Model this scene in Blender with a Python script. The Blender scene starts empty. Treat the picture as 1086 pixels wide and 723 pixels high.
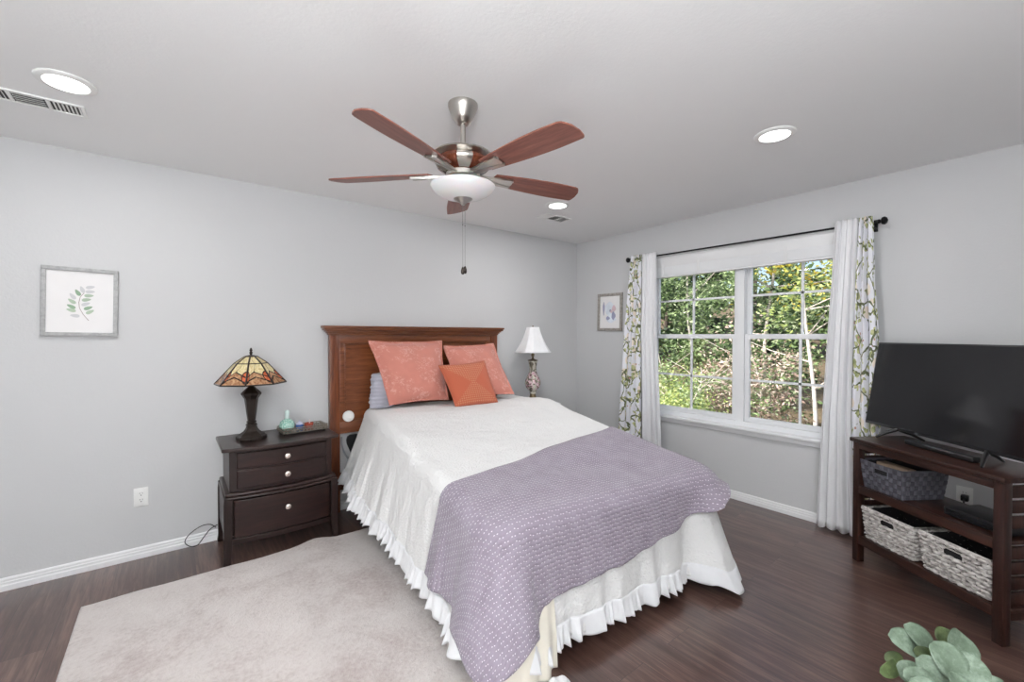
import bpy, bmesh, math, random
from mathutils import Vector, Matrix, noise
from math import sin, cos, pi, radians as R, sqrt, exp, atan2, hypot
C = bpy.context.scene.collection
V = Vector
HC = 2.44
# ------------------------------------------------------------------ camera
cd = bpy.data.cameras.new('camera'); cam = bpy.data.objects.new('camera', cd); C.objects.link(cam)
cd.sensor_width = 36; cd.sensor_fit = 'HORIZONTAL'; cd.lens = 459.84*36/1086; cd.clip_start = .02
YAW, PITCH = .66488, -.0133
cam.location = (-3.7193, -3.5195, 1.377)
fw = V((sin(YAW)*cos(PITCH), cos(YAW)*cos(PITCH), sin(PITCH)))
cam.rotation_euler = fw.to_track_quat('-Z', 'Y').to_euler()
bpy.context.scene.camera = cam
# ------------------------------------------------------------------ world, sun, exposure
w = bpy.data.worlds.new('sky'); bpy.context.scene.world = w; w.use_nodes = True
nt = w.node_tree; bg = nt.nodes['Background']
sk = nt.nodes.new('ShaderNodeTexSky'); sk.sky_type = 'NISHITA'; sk.sun_disc = False
sk.sun_elevation = R(42); sk.sun_rotation = R(-75); sk.air_density = 1.0; sk.dust_density = 2.5; sk.ozone_density = 1
nt.links.new(sk.outputs[0], bg.inputs[0]); bg.inputs[1].default_value = .26
sl = bpy.data.lights.new('sun', 'SUN'); sl.energy = 9.5; sl.angle = R(.6); sl.color = (1, .96, .88)
so = bpy.data.objects.new('sun', sl); C.objects.link(so)
so.rotation_euler = V((.78, -.30, -.72)).to_track_quat('-Z', 'Y').to_euler()   # from behind the house
CANS = [(-4.06, -.92), (-1.235, -.955), (-1.20, -2.56), (-4.06, -2.56)]
CANW = 8.6
for i, (x, y) in enumerate(CANS):                      # the lamp of each recessed light
    l = bpy.data.lights.new('downlight_lamp', 'AREA'); l.shape = 'DISK'; l.size = .13; l.energy = CANW*(.85, 1.05, 1, .8)[i]; l.color = (1, .995, .985)
    o = bpy.data.objects.new('downlight_lamp', l); C.objects.link(o); o.location = (x, y, HC-.014)
# added fill lamp aimed at the ceiling behind the camera, standing in for a flash
l = bpy.data.lights.new('ceiling_fill', 'AREA'); l.shape = 'DISK'; l.size = .5; l.energy = 135; l.color = (.95, .985, 1)
o = bpy.data.objects.new('ceiling_fill', l); C.objects.link(o); o.location = (-4.15, -4.2, 1.75)
o.rotation_euler = V((.02, .02, 1.0)).to_track_quat('-Z', 'Y').to_euler()
# added wide fill lamp, well behind and beside the camera, to even out the room
l = bpy.data.lights.new('wide_fill', 'AREA'); l.shape = 'DISK'; l.size = 1.7; l.energy = 36; l.color = (.95, .985, 1)
o = bpy.data.objects.new('wide_fill', l); C.objects.link(o); o.location = (-4.5, -4.1, 1.15)
o.rotation_euler = V((.58, .72, .62)).to_track_quat('-Z', 'Y').to_euler()
vs = bpy.context.scene.view_settings
vs.view_transform = 'Standard'; vs.look = 'None'; vs.gamma = 1; vs.use_curve_mapping = False; vs.exposure = -.03

# ------------------------------------------------------------------ node helpers
def srgb(r, g, b):
    f = lambda c: (c/12.92 if c <= .04045 else ((c+.055)/1.055)**2.4)
    return (f(r/255), f(g/255), f(b/255), 1)
class M:
    def __init__(s, name, base=(.5, .5, .5, 1), rough=.5, metal=0, **kw):
        s.m = bpy.data.materials.new(name); s.m.use_nodes = True; s.t = s.m.node_tree
        s.b = s.t.nodes['Principled BSDF']; s.out = s.t.nodes['Material Output']
        s.set('Base Color', base); s.set('Roughness', rough); s.set('Metallic', metal)
        for k, v in kw.items(): s.set(k.replace('_', ' '), v)
    def put(s, sock, v):
        if isinstance(v, bpy.types.NodeSocket): s.t.links.new(v, sock)
        elif v is not None: sock.default_value = v
    def set(s, k, v): s.put(s.b.inputs[k], v)
    def n(s, typ, **kw):
        nd = s.t.nodes.new('ShaderNode'+typ)
        for k, v in kw.items(): setattr(nd, k, v)
        return nd
    def coord(s, which='Object', scale=(1, 1, 1), rot=(0, 0, 0)):
        tc = s.n('TexCoord'); mp = s.n('Mapping'); s.t.links.new(tc.outputs[which], mp.inputs[0])
        mp.inputs['Scale'].default_value = scale; mp.inputs['Rotation'].default_value = rot
        return mp.outputs[0]
    def math(s, op, a, b=None, c=None, clamp=False):
        nd = s.n('Math', operation=op, use_clamp=clamp); s.put(nd.inputs[0], a)
        if b is not None: s.put(nd.inputs[1], b)
        if c is not None: s.put(nd.inputs[2], c)
        return nd.outputs[0]
    def sep(s, v):
        nd = s.n('SeparateXYZ'); s.put(nd.inputs[0], v); return nd.outputs
    def noise(s, v, scale=5, detail=3, rough=.5, dist=0):
        nd = s.n('TexNoise'); s.put(nd.inputs['Vector'], v); nd.inputs['Scale'].default_value = scale
        nd.inputs['Detail'].default_value = detail; nd.inputs['Roughness'].default_value = rough; nd.inputs['Distortion'].default_value = dist
        return nd.outputs['Fac']
    def vor(s, v, scale=5, feature='F1', rnd=1):
        nd = s.n('TexVoronoi', feature=feature); s.put(nd.inputs['Vector'], v); nd.inputs['Scale'].default_value = scale
        nd.inputs['Randomness'].default_value = rnd
        return nd.outputs
    def ramp(s, f, stops):
        nd = s.n('ValToRGB'); s.put(nd.inputs[0], f); e = nd.color_ramp.elements
        while len(e) < len(stops): e.new(.5)
        for el, (p, c) in zip(e, stops): el.position = p; el.color = c if len(c) == 4 else (*c, 1)
        return nd.outputs[0]
    def mix(s, f, a, b):
        nd = s.n('Mix', data_type='RGBA'); s.put(nd.inputs[0], f); s.put(nd.inputs[6], a); s.put(nd.inputs[7], b); return nd.outputs[2]
    def bump(s, h, strength=.3, dist=.01):
        nd = s.n('Bump'); s.put(nd.inputs['Height'], h); nd.inputs['Strength'].default_value = strength; nd.inputs['Distance'].default_value = dist
        s.t.links.new(nd.outputs[0], s.b.inputs['Normal']); return s

def plain(name, col, rough=.5, metal=0, bscale=0, bstr=.1, var=.06, **kw):
    m = M(name, col, rough, metal, **kw)
    f = m.noise(m.coord(), 9, 4)
    lo = tuple(c*(1-var) for c in col[:3])+(1,); hi = tuple(min(1, c*(1+var)) for c in col[:3])+(1,)
    m.set('Base Color', m.ramp(f, [(.3, lo), (.7, hi)]))
    if bscale: m.bump(m.noise(m.coord(), bscale, 3), bstr, .002)
    return m.m
def wood(name, dark, mid, light, axis=0, rough=.3, coat=.3, scale=1):
    m = M(name, mid, rough); sc = [14*scale]*3; sc[axis] = 1.1*scale
    v = m.coord('Object', tuple(sc)); f = m.noise(v, 3, 6, .62, .6); g = m.noise(v, 14, 3, .6)
    h = m.math('ADD', m.math('MULTIPLY', f, .75), m.math('MULTIPLY', g, .25))
    m.set('Base Color', m.ramp(h, [(.3, dark), (.5, mid), (.72, light)])); m.set('Coat Weight', coat); m.set('Coat Roughness', .2); m.set('Specular IOR Level', .35)
    m.bump(g, .05, .001); return m.m

# ------------------------------------------------------------------ materials
def mk_wall(name, col):
    m = M(name, col, .75); v = m.coord()
    n1 = m.noise(v, 75, 4, .6); n2 = m.noise(v, 28, 2)
    m.bump(m.math('ADD', n1, m.math('MULTIPLY', n2, .6)), .28, .003); return m.m
WALL = mk_wall('wall_paint', srgb(204, 204, 205)); CEIL = mk_wall('ceiling_paint', srgb(240, 240, 240))
TRIM = plain('trim_white', srgb(232, 232, 233), .35, var=.01)
WVINYL = plain('window_vinyl', srgb(238, 239, 241), .3, var=.01)
def mk_floor():
    m = M('floor_planks', rough=.3)
    v = m.coord('Object', (1, 1, 1), (0, 0, pi/2))
    br = m.n('TexBrick'); m.put(br.inputs['Vector'], v); br.offset = .37; br.squash = 1
    br.inputs['Scale'].default_value = 1; br.inputs['Brick Width'].default_value = 1.22; br.inputs['Row Height'].default_value = .181
    br.inputs['Mortar Size'].default_value = .0012; br.inputs['Mortar Smooth'].default_value = .2
    br.inputs['Color1'].default_value = (.0, .0, .0, 1); br.inputs['Color2'].default_value = (1, 1, 1, 1); br.inputs['Mortar'].default_value = (.5, .5, .5, 1)
    off = m.n('VectorMath', operation='ADD'); m.put(off.inputs[0], m.coord('Object', (22, 1.3, 1)))
    cv = m.n('VectorMath', operation='SCALE'); m.put(cv.inputs[0], br.outputs['Color']); cv.inputs['Scale'].default_value = 13
    m.put(off.inputs[1], cv.outputs[0])
    g = m.noise(off.outputs[0], 1.6, 7, .65, .8); g2 = m.noise(off.outputs[0], 7, 3, .6)
    h = m.math('ADD', m.math('MULTIPLY', g, .7), m.math('MULTIPLY', g2, .3))
    tone = m.sep(br.outputs['Color'])[0]
    h = m.math('ADD', h, m.math('MULTIPLY', m.math('SUBTRACT', tone, .5), .10))
    col = m.ramp(h, [(.28, srgb(46, 29, 24)), (.48, srgb(80, 57, 50)), (.7, srgb(120, 94, 84))])
    col = m.mix(m.math('MULTIPLY', br.outputs['Fac'], .8), col, srgb(30, 22, 20))
    m.set('Base Color', col); m.set('Specular IOR Level', .6); m.set('Coat Weight', .55); m.set('Coat Roughness', .22)
    m.set('Roughness', m.math('ADD', .24, m.math('MULTIPLY', g2, .14)))
    m.bump(m.math('SUBTRACT', m.math('MULTIPLY', g2, .25), br.outputs['Fac']), .25, .0015); return m.m
FLOOR = mk_floor()
DWOOD_X = wood('espresso_wood_x', srgb(18, 10, 9), srgb(36, 20, 18), srgb(56, 32, 27), 0, .35, .08)
DWOOD_Z = wood('espresso_wood_z', srgb(18, 10, 9), srgb(34, 19, 17), srgb(52, 30, 26), 2, .35, .08)
DTOP = wood('espresso_top', srgb(26, 17, 16), srgb(46, 32, 30), srgb(66, 48, 44), 0, .3, .15)
CHERRY_X = wood('cherry_wood_x', srgb(74, 36, 18), srgb(110, 60, 32), srgb(140, 84, 50), 0, .33, .3)
CHERRY_Z = wood('cherry_wood_z', srgb(66, 30, 13), srgb(102, 52, 26), srgb(132, 74, 42), 2, .33, .3)
STAND = wood('walnut_stand', srgb(26, 14, 10), srgb(48, 27, 21), srgb(74, 44, 34), 0, .35, .25)
STANDZ = wood('walnut_stand_z', srgb(24, 13, 10), srgb(44, 24, 19), srgb(66, 38, 30), 2, .35, .25)
BLADE = wood('fan_blade_wood', srgb(92, 52, 44), srgb(126, 76, 64), srgb(150, 98, 84), 0, .38, .1)
NICKEL = M('brushed_nickel', srgb(190, 186, 180), .28, 1); NICKEL.bump(NICKEL.noise(NICKEL.coord('Object', (1, 1, 60)), 12, 2), .05, .001); NICKEL = NICKEL.m
CHAIN = plain('chain_metal', srgb(128, 126, 124), .6, .3)
BRONZE = plain('dark_bronze', srgb(62, 54, 50), .36, .75, 40, .1)
BLACK = plain('black_metal', srgb(22, 22, 24), .35, .5)
BPLAST = plain('black_plastic', srgb(20, 20, 22), .3)
SCREEN = plain('tv_screen', srgb(22, 22, 25), .09, 0, var=.02)
SILVER = plain('silver_strip', srgb(120, 122, 126), .25, .8)
WPLASTIC = plain('white_plastic', srgb(236, 236, 234), .35, var=.01)
SLOT = plain('socket_dark', srgb(60, 56, 54), .6)
FROST = M('frosted_glass', srgb(232, 232, 232), .35, Subsurface_Weight=.3, Coat_Weight=.3); FROST = FROST.m
KNOB = plain('antique_nickel_knob', srgb(214, 200, 192), .25, .9, 120, .5)
CABLE = plain('black_cable', srgb(16, 16, 17), .5)
GREYFR = wood('grey_wash_frame', srgb(150, 150, 150), srgb(172, 172, 172), srgb(190, 190, 190), 2, .6, 0)
SILVFR = wood('champagne_frame', srgb(128, 122, 116), srgb(158, 152, 146), srgb(184, 178, 172), 2, .35, .1)
PAPER = plain('art_paper', srgb(236, 234, 234), .8, var=.015)
def fabric(name, col, wscale=900, bstr=.25, rough=.9, var=.04, wr=14):
    m = M(name, col, rough, Sheen_Weight=.25)
    f = m.noise(m.coord(), wr, 4)
    lo = tuple(c*(1-var) for c in col[:3])+(1,); hi = tuple(min(1, c*(1+var)) for c in col[:3])+(1,)
    m.set('Base Color', m.ramp(f, [(.3, lo), (.7, hi)]))
    m.bump(m.math('ADD', m.noise(m.coord(), wscale/6, 3), m.math('MULTIPLY', m.noise(m.coord(), wr*2.2, 4), 1.5)), bstr, .003); return m.m
def mk_spread():
    m = M('matelasse_white', srgb(228, 227, 226), .9, Sheen_Weight=.2)
    v = m.coord('UV'); a = m.vor(v, 55, 'DISTANCE_TO_EDGE')[0]; n = m.noise(v, 9, 4, .6)
    n3 = m.noise(m.coord('UV', (1, 3, 1)), 5, 3)
    a = m.math('ADD', a, m.math('MULTIPLY', m.noise(v, 42, 3, .7, 1.5), .9))
    h = m.math('ADD', m.math('MULTIPLY', a, .7), m.math('ADD', m.math('MULTIPLY', n, 1.6), m.math('MULTIPLY', n3, 2.0)))
    m.bump(h, .75, .009); return m.m
SPREAD = mk_spread()
RUFFLE = fabric('ruffle_cotton', srgb(226, 226, 228), 500, .2)
CREAM = fabric('cream_sheet', srgb(236, 230, 216), 500, .2)
def mk_throw():
    m = M('quilted_lilac', srgb(150, 138, 152), .85, Sheen_Weight=.2)
    s = m.sep(m.coord('UV')); u, v = s[0], s[1]
    wob = m.math('MULTIPLY', m.math('SINE', m.math('MULTIPLY', u, 2*pi/.068)), .10)
    r = m.math('ADD', m.math('DIVIDE', v, .019), wob)
    fr = m.math('FRACT', r); fl = m.math('FLOOR', r)
    puff = m.math('SINE', m.math('MULTIPLY', fr, pi))
    uu = m.math('FRACT', m.math('ADD', m.math('DIVIDE', u, .034), m.math('MULTIPLY', fl, .382)))
    cu = m.math('ABSOLUTE', m.math('SUBTRACT', uu, .5)); cv = m.math('ABSOLUTE', m.math('SUBTRACT', fr, .5))
    wv = m.math('SUBTRACT', .5, cv)                         # distance from the stitched row
    d = m.math('SQRT', m.math('ADD', m.math('POWER', m.math('MULTIPLY', cu, 1.8), 2), m.math('POWER', wv, 2)))
    dot = m.math('LESS_THAN', d, .165)
    pinch = m.math('SUBTRACT', 1, m.math('MULTIPLY', m.math('SUBTRACT', 1, m.math('MULTIPLY', d, 1.5), clamp=True), .8))
    col = m.ramp(m.noise(m.coord('UV'), 12, 3), [(.3, srgb(134, 123, 136)), (.7, srgb(148, 138, 151))])
    col = m.mix(dot, col, srgb(226, 220, 228))
    m.set('Base Color', col); m.bump(m.math('MULTIPLY', m.math('POWER', puff, .6), pinch), .5, .006); return m.m
THROW = mk_throw()
def mk_rug():
    m = M('cut_pile_rug', srgb(205, 196, 193), .95, Sheen_Weight=.3)
    v = m.coord(); n = m.noise(v, 2.2, 6, .65, .4); n2 = m.noise(v, 240, 3); n3 = m.noise(v, 60, 3)
    col = m.ramp(m.math('ADD', m.math('MULTIPLY', n, .75), m.math('MULTIPLY', n3, .25)), [(.36, srgb(178, 164, 160)), (.5, srgb(204, 195, 191)), (.68, srgb(216, 209, 205))])
    m.set('Base Color', col); m.bump(m.math('ADD', n2, m.math('MULTIPLY', n3, 1.4)), .6, .006); return m.m
RUG = mk_rug()
def mk_salmon(name, a, b):
    m = M(name, a, .85, Sheen_Weight=.35)
    v = m.coord('UV'); w_ = m.vor(v, 7, 'DISTANCE_TO_EDGE')[0]; n = m.noise(v, 16, 6, .7, 1.5); cl = m.noise(v, 3.2, 2)
    pat = m.math('MULTIPLY', m.math('GREATER_THAN', n, .545), m.math('GREATER_THAN', cl, .47))
    pat = m.math('MULTIPLY', pat, .6)
    base = m.ramp(m.noise(v, 5, 4), [(.3, a), (.7, tuple(min(1, c*1.12) for c in a[:3])+(1,))])
    m.set('Base Color', m.mix(pat, base, b)); m.bump(m.math('ADD', m.math('MULTIPLY', pat, .5), m.noise(v, 90, 3)), .3, .004); return m.m
SALMON = mk_salmon('salmon_brocade', srgb(192, 122, 108), srgb(218, 168, 154))
def mk_terra():
    m = M('terracotta_crochet', srgb(192, 96, 62), .9, Sheen_Weight=.2)
    s = m.sep(m.coord('UV')); u, v = s[0], s[1]
    cu = m.math('FRACT', m.math('MULTIPLY', u, 22)); cv = m.math('FRACT', m.math('MULTIPLY', v, 22))
    d = m.math('SQRT', m.math('ADD', m.math('POWER', m.math('SUBTRACT', cu, .5), 2), m.math('POWER', m.math('SUBTRACT', cv, .5), 2)))
    dot = m.math('LESS_THAN', d, .33)
    a = m.math('SUBTRACT', u, .5); b = m.math('SUBTRACT', v, .5)
    # two triangles meeting in the centre, one light thread diagonal
    tri = m.math('MULTIPLY', m.math('GREATER_THAN', m.math('MULTIPLY', m.math('SUBTRACT', m.math('ABSOLUTE', b), m.math('ABSOLUTE', a)), 1), -.02), m.math('LESS_THAN', m.math('ABSOLUTE', b), .47))
    dia = m.math('LESS_THAN', m.math('ABSOLUTE', m.math('SUBTRACT', m.math('ABSOLUTE', a), m.math('ABSOLUTE', b))), .045)
    mask = m.math('MULTIPLY', m.math('MAXIMUM', tri, dia), dot)
    col = m.mix(m.math('MULTIPLY', mask, .55), srgb(184, 94, 66), srgb(200, 150, 112))
    rib = m.math('SINE', m.math('MULTIPLY', m.math('ADD', u, v), 260))
    m.set('Base Color', col); m.bump(m.math('ADD', m.math('MULTIPLY', mask, 1.5), m.math('MULTIPLY', rib, .12)), .6, .006); return m.m
TERRA = mk_terra()
SHAM = fabric('blue_grey_sham', srgb(178, 178, 190), 400, .3)
def mk_sheer():
    m = M('white_curtain', srgb(244, 244, 246), .85)
    m.bump(m.noise(m.coord(), 260, 2), .1, .001)
    tr = m.n('BsdfTranslucent'); tr.inputs[0].default_value = (.9, .9, .92, 1)
    mx = m.n('MixShader'); mx.inputs[0].default_value = .1
    m.t.links.new(m.b.outputs[0], mx.inputs[1]); m.t.links.new(tr.outputs[0], mx.inputs[2]); m.t.links.new(mx.outputs[0], m.out.inputs[0]); return m.m
SHEER = mk_sheer()
def mk_print():
    m = M('botanical_print', srgb(232, 232, 238), .85)
    v = m.coord('UV'); n = m.noise(v, 5, 2)
    vw = m.n('VectorMath', operation='ADD'); m.put(vw.inputs[0], v)
    ns = m.n('TexNoise'); m.put(ns.inputs['Vector'], v); ns.inputs['Scale'].default_value = 9
    sc = m.n('VectorMath', operation='SCALE'); m.put(sc.inputs[0], ns.outputs['Color']); sc.inputs['Scale'].default_value = .09
    m.put(vw.inputs[1], sc.outputs[0]); vv = vw.outputs[0]
    b = m.vor(vv, 6.5, 'DISTANCE_TO_EDGE')[0]
    gate = m.math('GREATER_THAN', m.noise(v, 7, 2), .40)
    branch = m.math('MULTIPLY', m.math('LESS_THAN', b, .035), gate)
    leafv = m.vor(vv, 19)[0]
    leaf = m.math('MULTIPLY', m.math('LESS_THAN', leafv, .43), m.math('MULTIPLY', m.math('LESS_THAN', b, .24), gate))
    flow = m.math('MULTIPLY', m.math('LESS_THAN', m.vor(v, 7.5)[0], .33), m.math('GREATER_THAN', m.noise(v, 3, 1), .44))
    col = m.mix(flow, srgb(234, 234, 240), srgb(238, 226, 212))
    col = m.mix(leaf, col, m.ramp(m.noise(v, 26, 1), [(.4, srgb(146, 154, 104)), (.6, srgb(200, 200, 150))]))
    col = m.mix(branch, col, srgb(104, 110, 80))
    pk = m.math('LESS_THAN', m.vor(v, 11)[0], .12); col = m.mix(pk, col, srgb(190, 150, 138))
    m.set('Base Color', col); return m.m
PRINT = mk_print()
def mk_glass():
    m = M('window_glass'); t = m.n('BsdfTransparent'); g = m.n('BsdfGlossy'); g.inputs['Roughness'].default_value = .02
    f = m.n('Fresnel'); f.inputs[0].default_value = 1.45; mx = m.n('MixShader')
    m.t.links.new(m.math('MULTIPLY', f.outputs[0], .6), mx.inputs[0]); m.t.links.new(t.outputs[0], mx.inputs[1]); m.t.links.new(g.outputs[0], mx.inputs[2])
    m.t.links.new(mx.outputs[0], m.out.inputs[0]); return m.m
GLASS = mk_glass()
def mk_lens():
    m = M('led_lens', (1, 1, 1, 1), .4); m.set('Emission Color', (1, .99, .97, 1)); m.set('Emission Strength', 6); return m.m
LENS = mk_lens()
def mk_tiffany():
    m = M('stained_glass', srgb(200, 180, 130), .25)
    s = m.sep(m.coord('UV')); u, v = s[0], s[1]
    fu = m.math('FRACT', u); du = m.math('MINIMUM', fu, m.math('SUBTRACT', 1, fu)); cu = m.math('ABSOLUTE', m.math('SUBTRACT', fu, .5))
    n = m.noise(m.coord('UV', (3, 3, 1)), 3, 4)
    amber = m.ramp(n, [(.3, srgb(186, 166, 112)), (.6, srgb(226, 212, 168))])
    red = m.ramp(n, [(.3, srgb(150, 58, 34)), (.65, srgb(206, 112, 72))])
    brn = m.ramp(n, [(.3, srgb(120, 70, 44)), (.65, srgb(190, 150, 112))])
    low = m.math('LESS_THAN', v, m.math('ADD', .24, m.math('MULTIPLY', m.math('SUBTRACT', .5, cu), .42)))
    col = m.mix(low, amber, brn)
    d = m.math('SQRT', m.math('ADD', m.math('POWER', m.math('MULTIPLY', du, 1.0), 2), m.math('POWER', m.math('SUBTRACT', v, .25), 2)))
    col = m.mix(m.math('LESS_THAN', d, .2), col, red)
    lead = m.math('LESS_THAN', m.math('ABSOLUTE', m.math('SUBTRACT', d, .2)), .018)
    zig = m.math('LESS_THAN', m.math('ABSOLUTE', m.math('SUBTRACT', v, m.math('ADD', .24, m.math('MULTIPLY', m.math('SUBTRACT', .5, cu), .42)))), .022)
    zig2 = m.math('LESS_THAN', m.math('ABSOLUTE', m.math('SUBTRACT', v, m.math('ADD', .08, m.math('MULTIPLY', m.math('SUBTRACT', .5, cu), .36)))), .02)
    mid = m.math('MULTIPLY', m.math('LESS_THAN', cu, .015), m.math('GREATER_THAN', v, .4))
    lead = m.math('MAXIMUM', m.math('MAXIMUM', lead, zig), m.math('MAXIMUM', zig2, mid))
    m.set('Base Color', m.mix(lead, col, srgb(40, 34, 30))); return m.m
TIFF = mk_tiffany()
def mk_vase():
    m = M('painted_porcelain', srgb(196, 190, 176), .2, Coat_Weight=.5)
    v = m.coord(); d = m.vor(v, 34)[0]; n = m.noise(v, 22, 4, .7)
    z = m.sep(v)[2]
    col = m.ramp(n, [(.42, srgb(110, 104, 92)), (.5, srgb(192, 186, 170)), (.6, srgb(206, 200, 186))])
    band = m.math('MULTIPLY', m.math('GREATER_THAN', z, .13), m.math('LESS_THAN', z, .31))
    fl = m.math('MULTIPLY', m.math('LESS_THAN', d, .55), band)
    col = m.mix(fl, col, m.ramp(m.noise(v, 40, 1), [(.38, srgb(96, 84, 80)), (.44, srgb(150, 68, 84)), (.5, srgb(232, 214, 216)), (.62, srgb(200, 160, 168))]))
    m.set('Base Color', col); return m.m
VASE = mk_vase()
SHADE = fabric('white_shade', srgb(240, 240, 242), 500, .08)
WTABLE = plain('white_lacquer', srgb(228, 229, 230), .35, var=.01)
def leafmat(name, cols, rough=.5, trans=.35):
    m = M(name, cols[0], rough); g = m.n('NewGeometry'); k = len(cols)
    c = m.ramp(g.outputs['Random Per Island'], [(i/max(1, k-1), cc) for i, cc in enumerate(cols)])
    m.set('Base Color', c); tr = m.n('BsdfTranslucent'); m.t.links.new(c, tr.inputs[0]); mx = m.n('MixShader'); mx.inputs[0].default_value = trans
    m.t.links.new(m.b.outputs[0], mx.inputs[1]); m.t.links.new(tr.outputs[0], mx.inputs[2]); m.t.links.new(mx.outputs[0], m.out.inputs[0]); return m.m
LG = leafmat('leaves_green', [srgb(80, 104, 62), srgb(120, 146, 94), srgb(160, 182, 130), srgb(208, 220, 184)])
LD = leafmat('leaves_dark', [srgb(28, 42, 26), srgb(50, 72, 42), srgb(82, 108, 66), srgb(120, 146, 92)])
LY = leafmat('leaves_yellow', [srgb(150, 160, 60), srgb(206, 196, 80), srgb(232, 216, 110), srgb(190, 140, 40)])
LL = leafmat('leaves_lime', [srgb(138, 158, 84), srgb(180, 196, 116), srgb(212, 220, 156)])
TWIG = leafmat('dry_twigs', [srgb(120, 100, 88), srgb(170, 150, 136), srgb(206, 192, 180)], .8, 0)
BARK = plain('pale_bark', srgb(196, 188, 180), .9, 0, 20, .4, .2)
BARKD = plain('dark_bark', srgb(70, 60, 54), .9, 0, 20, .4, .2)
EUCA = None

# ------------------------------------------------------------------ mesh helpers
class MB:
    def __init__(s): s.bm = bmesh.new(); s.uv = None
    def box(s, a, b, bev=0, seg=2, mat=None):
        a, b = V(a), V(b); r = bmesh.ops.create_cube(s.bm, size=1); vs = r['verts']
        c = (a+b)/2; d = b-a
        for v in vs: v.co = V((v.co.x*d.x+c.x, v.co.y*d.y+c.y, v.co.z*d.z+c.z))
        if bev:
            es = list({e for v in vs for e in v.link_edges})
            r = bmesh.ops.bevel(s.bm, geom=es, offset=bev, segments=seg, profile=.5, affect='EDGES'); vs = list({v for f in r['faces'] for v in f.verts} | {v for v in vs if v.is_valid})
        if mat is not None:
            for v in vs: v.co = mat @ v.co
        return s
    def lathe(s, prof, n=32, c=(0, 0, 0), axis=None, cap=True, seg_shape=None):
        rings = []
        for (r, z) in prof:
            ring = []
            for k in range(n):
                a = 2*pi*k/n; q = V((r*cos(a), r*sin(a), z))
                if axis is not None: q = axis @ q
                ring.append(s.bm.verts.new(q+V(c)))
            rings.append(ring)
        for i in range(len(rings)-1):
            for k in range(n):
                s.bm.faces.new((rings[i][k], rings[i][(k+1) % n], rings[i+1][(k+1) % n], rings[i+1][k]))
        if cap:
            if prof[0][0] > 1e-5: s.bm.faces.new(rings[0][::-1])
            if prof[-1][0] > 1e-5: s.bm.faces.new(rings[-1])
        return s
    def tube(s, pts, r, n=8, cap=True, closed=False, flat=1):
        pts = [V(p) for p in pts]; m = len(pts); rings = []; up = V((0, 0, 1))
        rr = r if isinstance(r, (list, tuple)) else [r]*m
        prev = None
        for i in range(m):
            if closed: t = pts[(i+1) % m]-pts[i-1]
            else: t = pts[min(i+1, m-1)]-pts[max(i-1, 0)]
            if t.length < 1e-9: t = V((0, 0, 1))
            t.normalize()
            if prev is None: u = t.cross(up) if abs(t.z) < .95 else t.cross(V((1, 0, 0)))
            else: u = prev-t*prev.dot(t)
            if u.length < 1e-6: u = t.orthogonal()
            u.normalize(); prev = u; w_ = t.cross(u)
            rings.append([s.bm.verts.new(pts[i]+(u*cos(2*pi*k/n)+w_*sin(2*pi*k/n)*flat)*rr[i]) for k in range(n)])
        for i in range(m if closed else m-1):
            a, b = rings[i], rings[(i+1) % m]
            for k in range(n): s.bm.faces.new((a[k], a[(k+1) % n], b[(k+1) % n], b[k]))
        if cap and not closed: s.bm.faces.new(rings[0][::-1]); s.bm.faces.new(rings[-1])
        return s
    def prism(s, poly, z0, z1, mat=None, bev=0):
        f = (lambda p: mat @ p) if mat is not None else (lambda p: p)
        a = [s.bm.verts.new(f(V((x, y, z0)))) for x, y in poly]; b = [s.bm.verts.new(f(V((x, y, z1)))) for x, y in poly]
        n = len(poly); s.bm.faces.new(a[::-1]); s.bm.faces.new(b)
        fs = [s.bm.faces.new((a[i], a[(i+1) % n], b[(i+1) % n], b[i])) for i in range(n)]
        return s
    def grid(s, fn, nu, nv, uvfn=None, closed_u=False):
        if uvfn and s.uv is None: s.uv = s.bm.loops.layers.uv.new('UVMap')
        g = [[s.bm.verts.new(V(fn(i/nu, j/nv))) for j in range(nv+1)] for i in range(nu+1)]
        for i in range(nu):
            for j in range(nv):
                f = s.bm.faces.new((g[i][j], g[i+1][j], g[i+1][j+1], g[i][j+1]))
                if uvfn:
                    for lp, (a, b) in zip(f.loops, ((i, j), (i+1, j), (i+1, j+1), (i, j+1))): lp[s.uv].uv = uvfn(a/nu, b/nv)
        return s
    def build(s, name, mat, parent=None, smooth=True, solid=0, sub=0, loc=None, angle=35, weld=False):
        if weld: bmesh.ops.remove_doubles(s.bm, verts=s.bm.verts, dist=1e-5)
        bmesh.ops.recalc_face_normals(s.bm, faces=s.bm.faces)
        me = bpy.data.meshes.new(name); s.bm.to_mesh(me); s.bm.free()
        if smooth:
            for p in me.polygons: p.use_smooth = True
            if angle: me.set_sharp_from_angle(angle=R(angle))
        for mm in (mat if isinstance(mat, list) else [mat]): me.materials.append(mm)
        o = bpy.data.objects.new(name, me); C.objects.link(o)
        if parent is not None: o.parent = parent
        if loc is not None: o.location = loc
        if solid:
            md = o.modifiers.new('solid', 'SOLIDIFY'); md.thickness = solid; md.offset = 0
        if sub:
            md = o.modifiers.new('sub', 'SUBSURF'); md.levels = sub; md.render_levels = sub
        return o
def thing(name, label, cat, loc=(0, 0, 0), rz=0, group=None):
    o = bpy.data.objects.new(name, None); C.objects.link(o); o.location = loc; o.rotation_euler = (0, 0, rz); o.empty_display_size = .1
    o['label'] = label; o['category'] = cat
    if group: o['group'] = group
    return o
def tag(o, label, cat, group=None):
    o['label'] = label; o['category'] = cat
    if group: o['group'] = group
    return o
def struct(o): o['kind'] = 'structure'; return o
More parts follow.
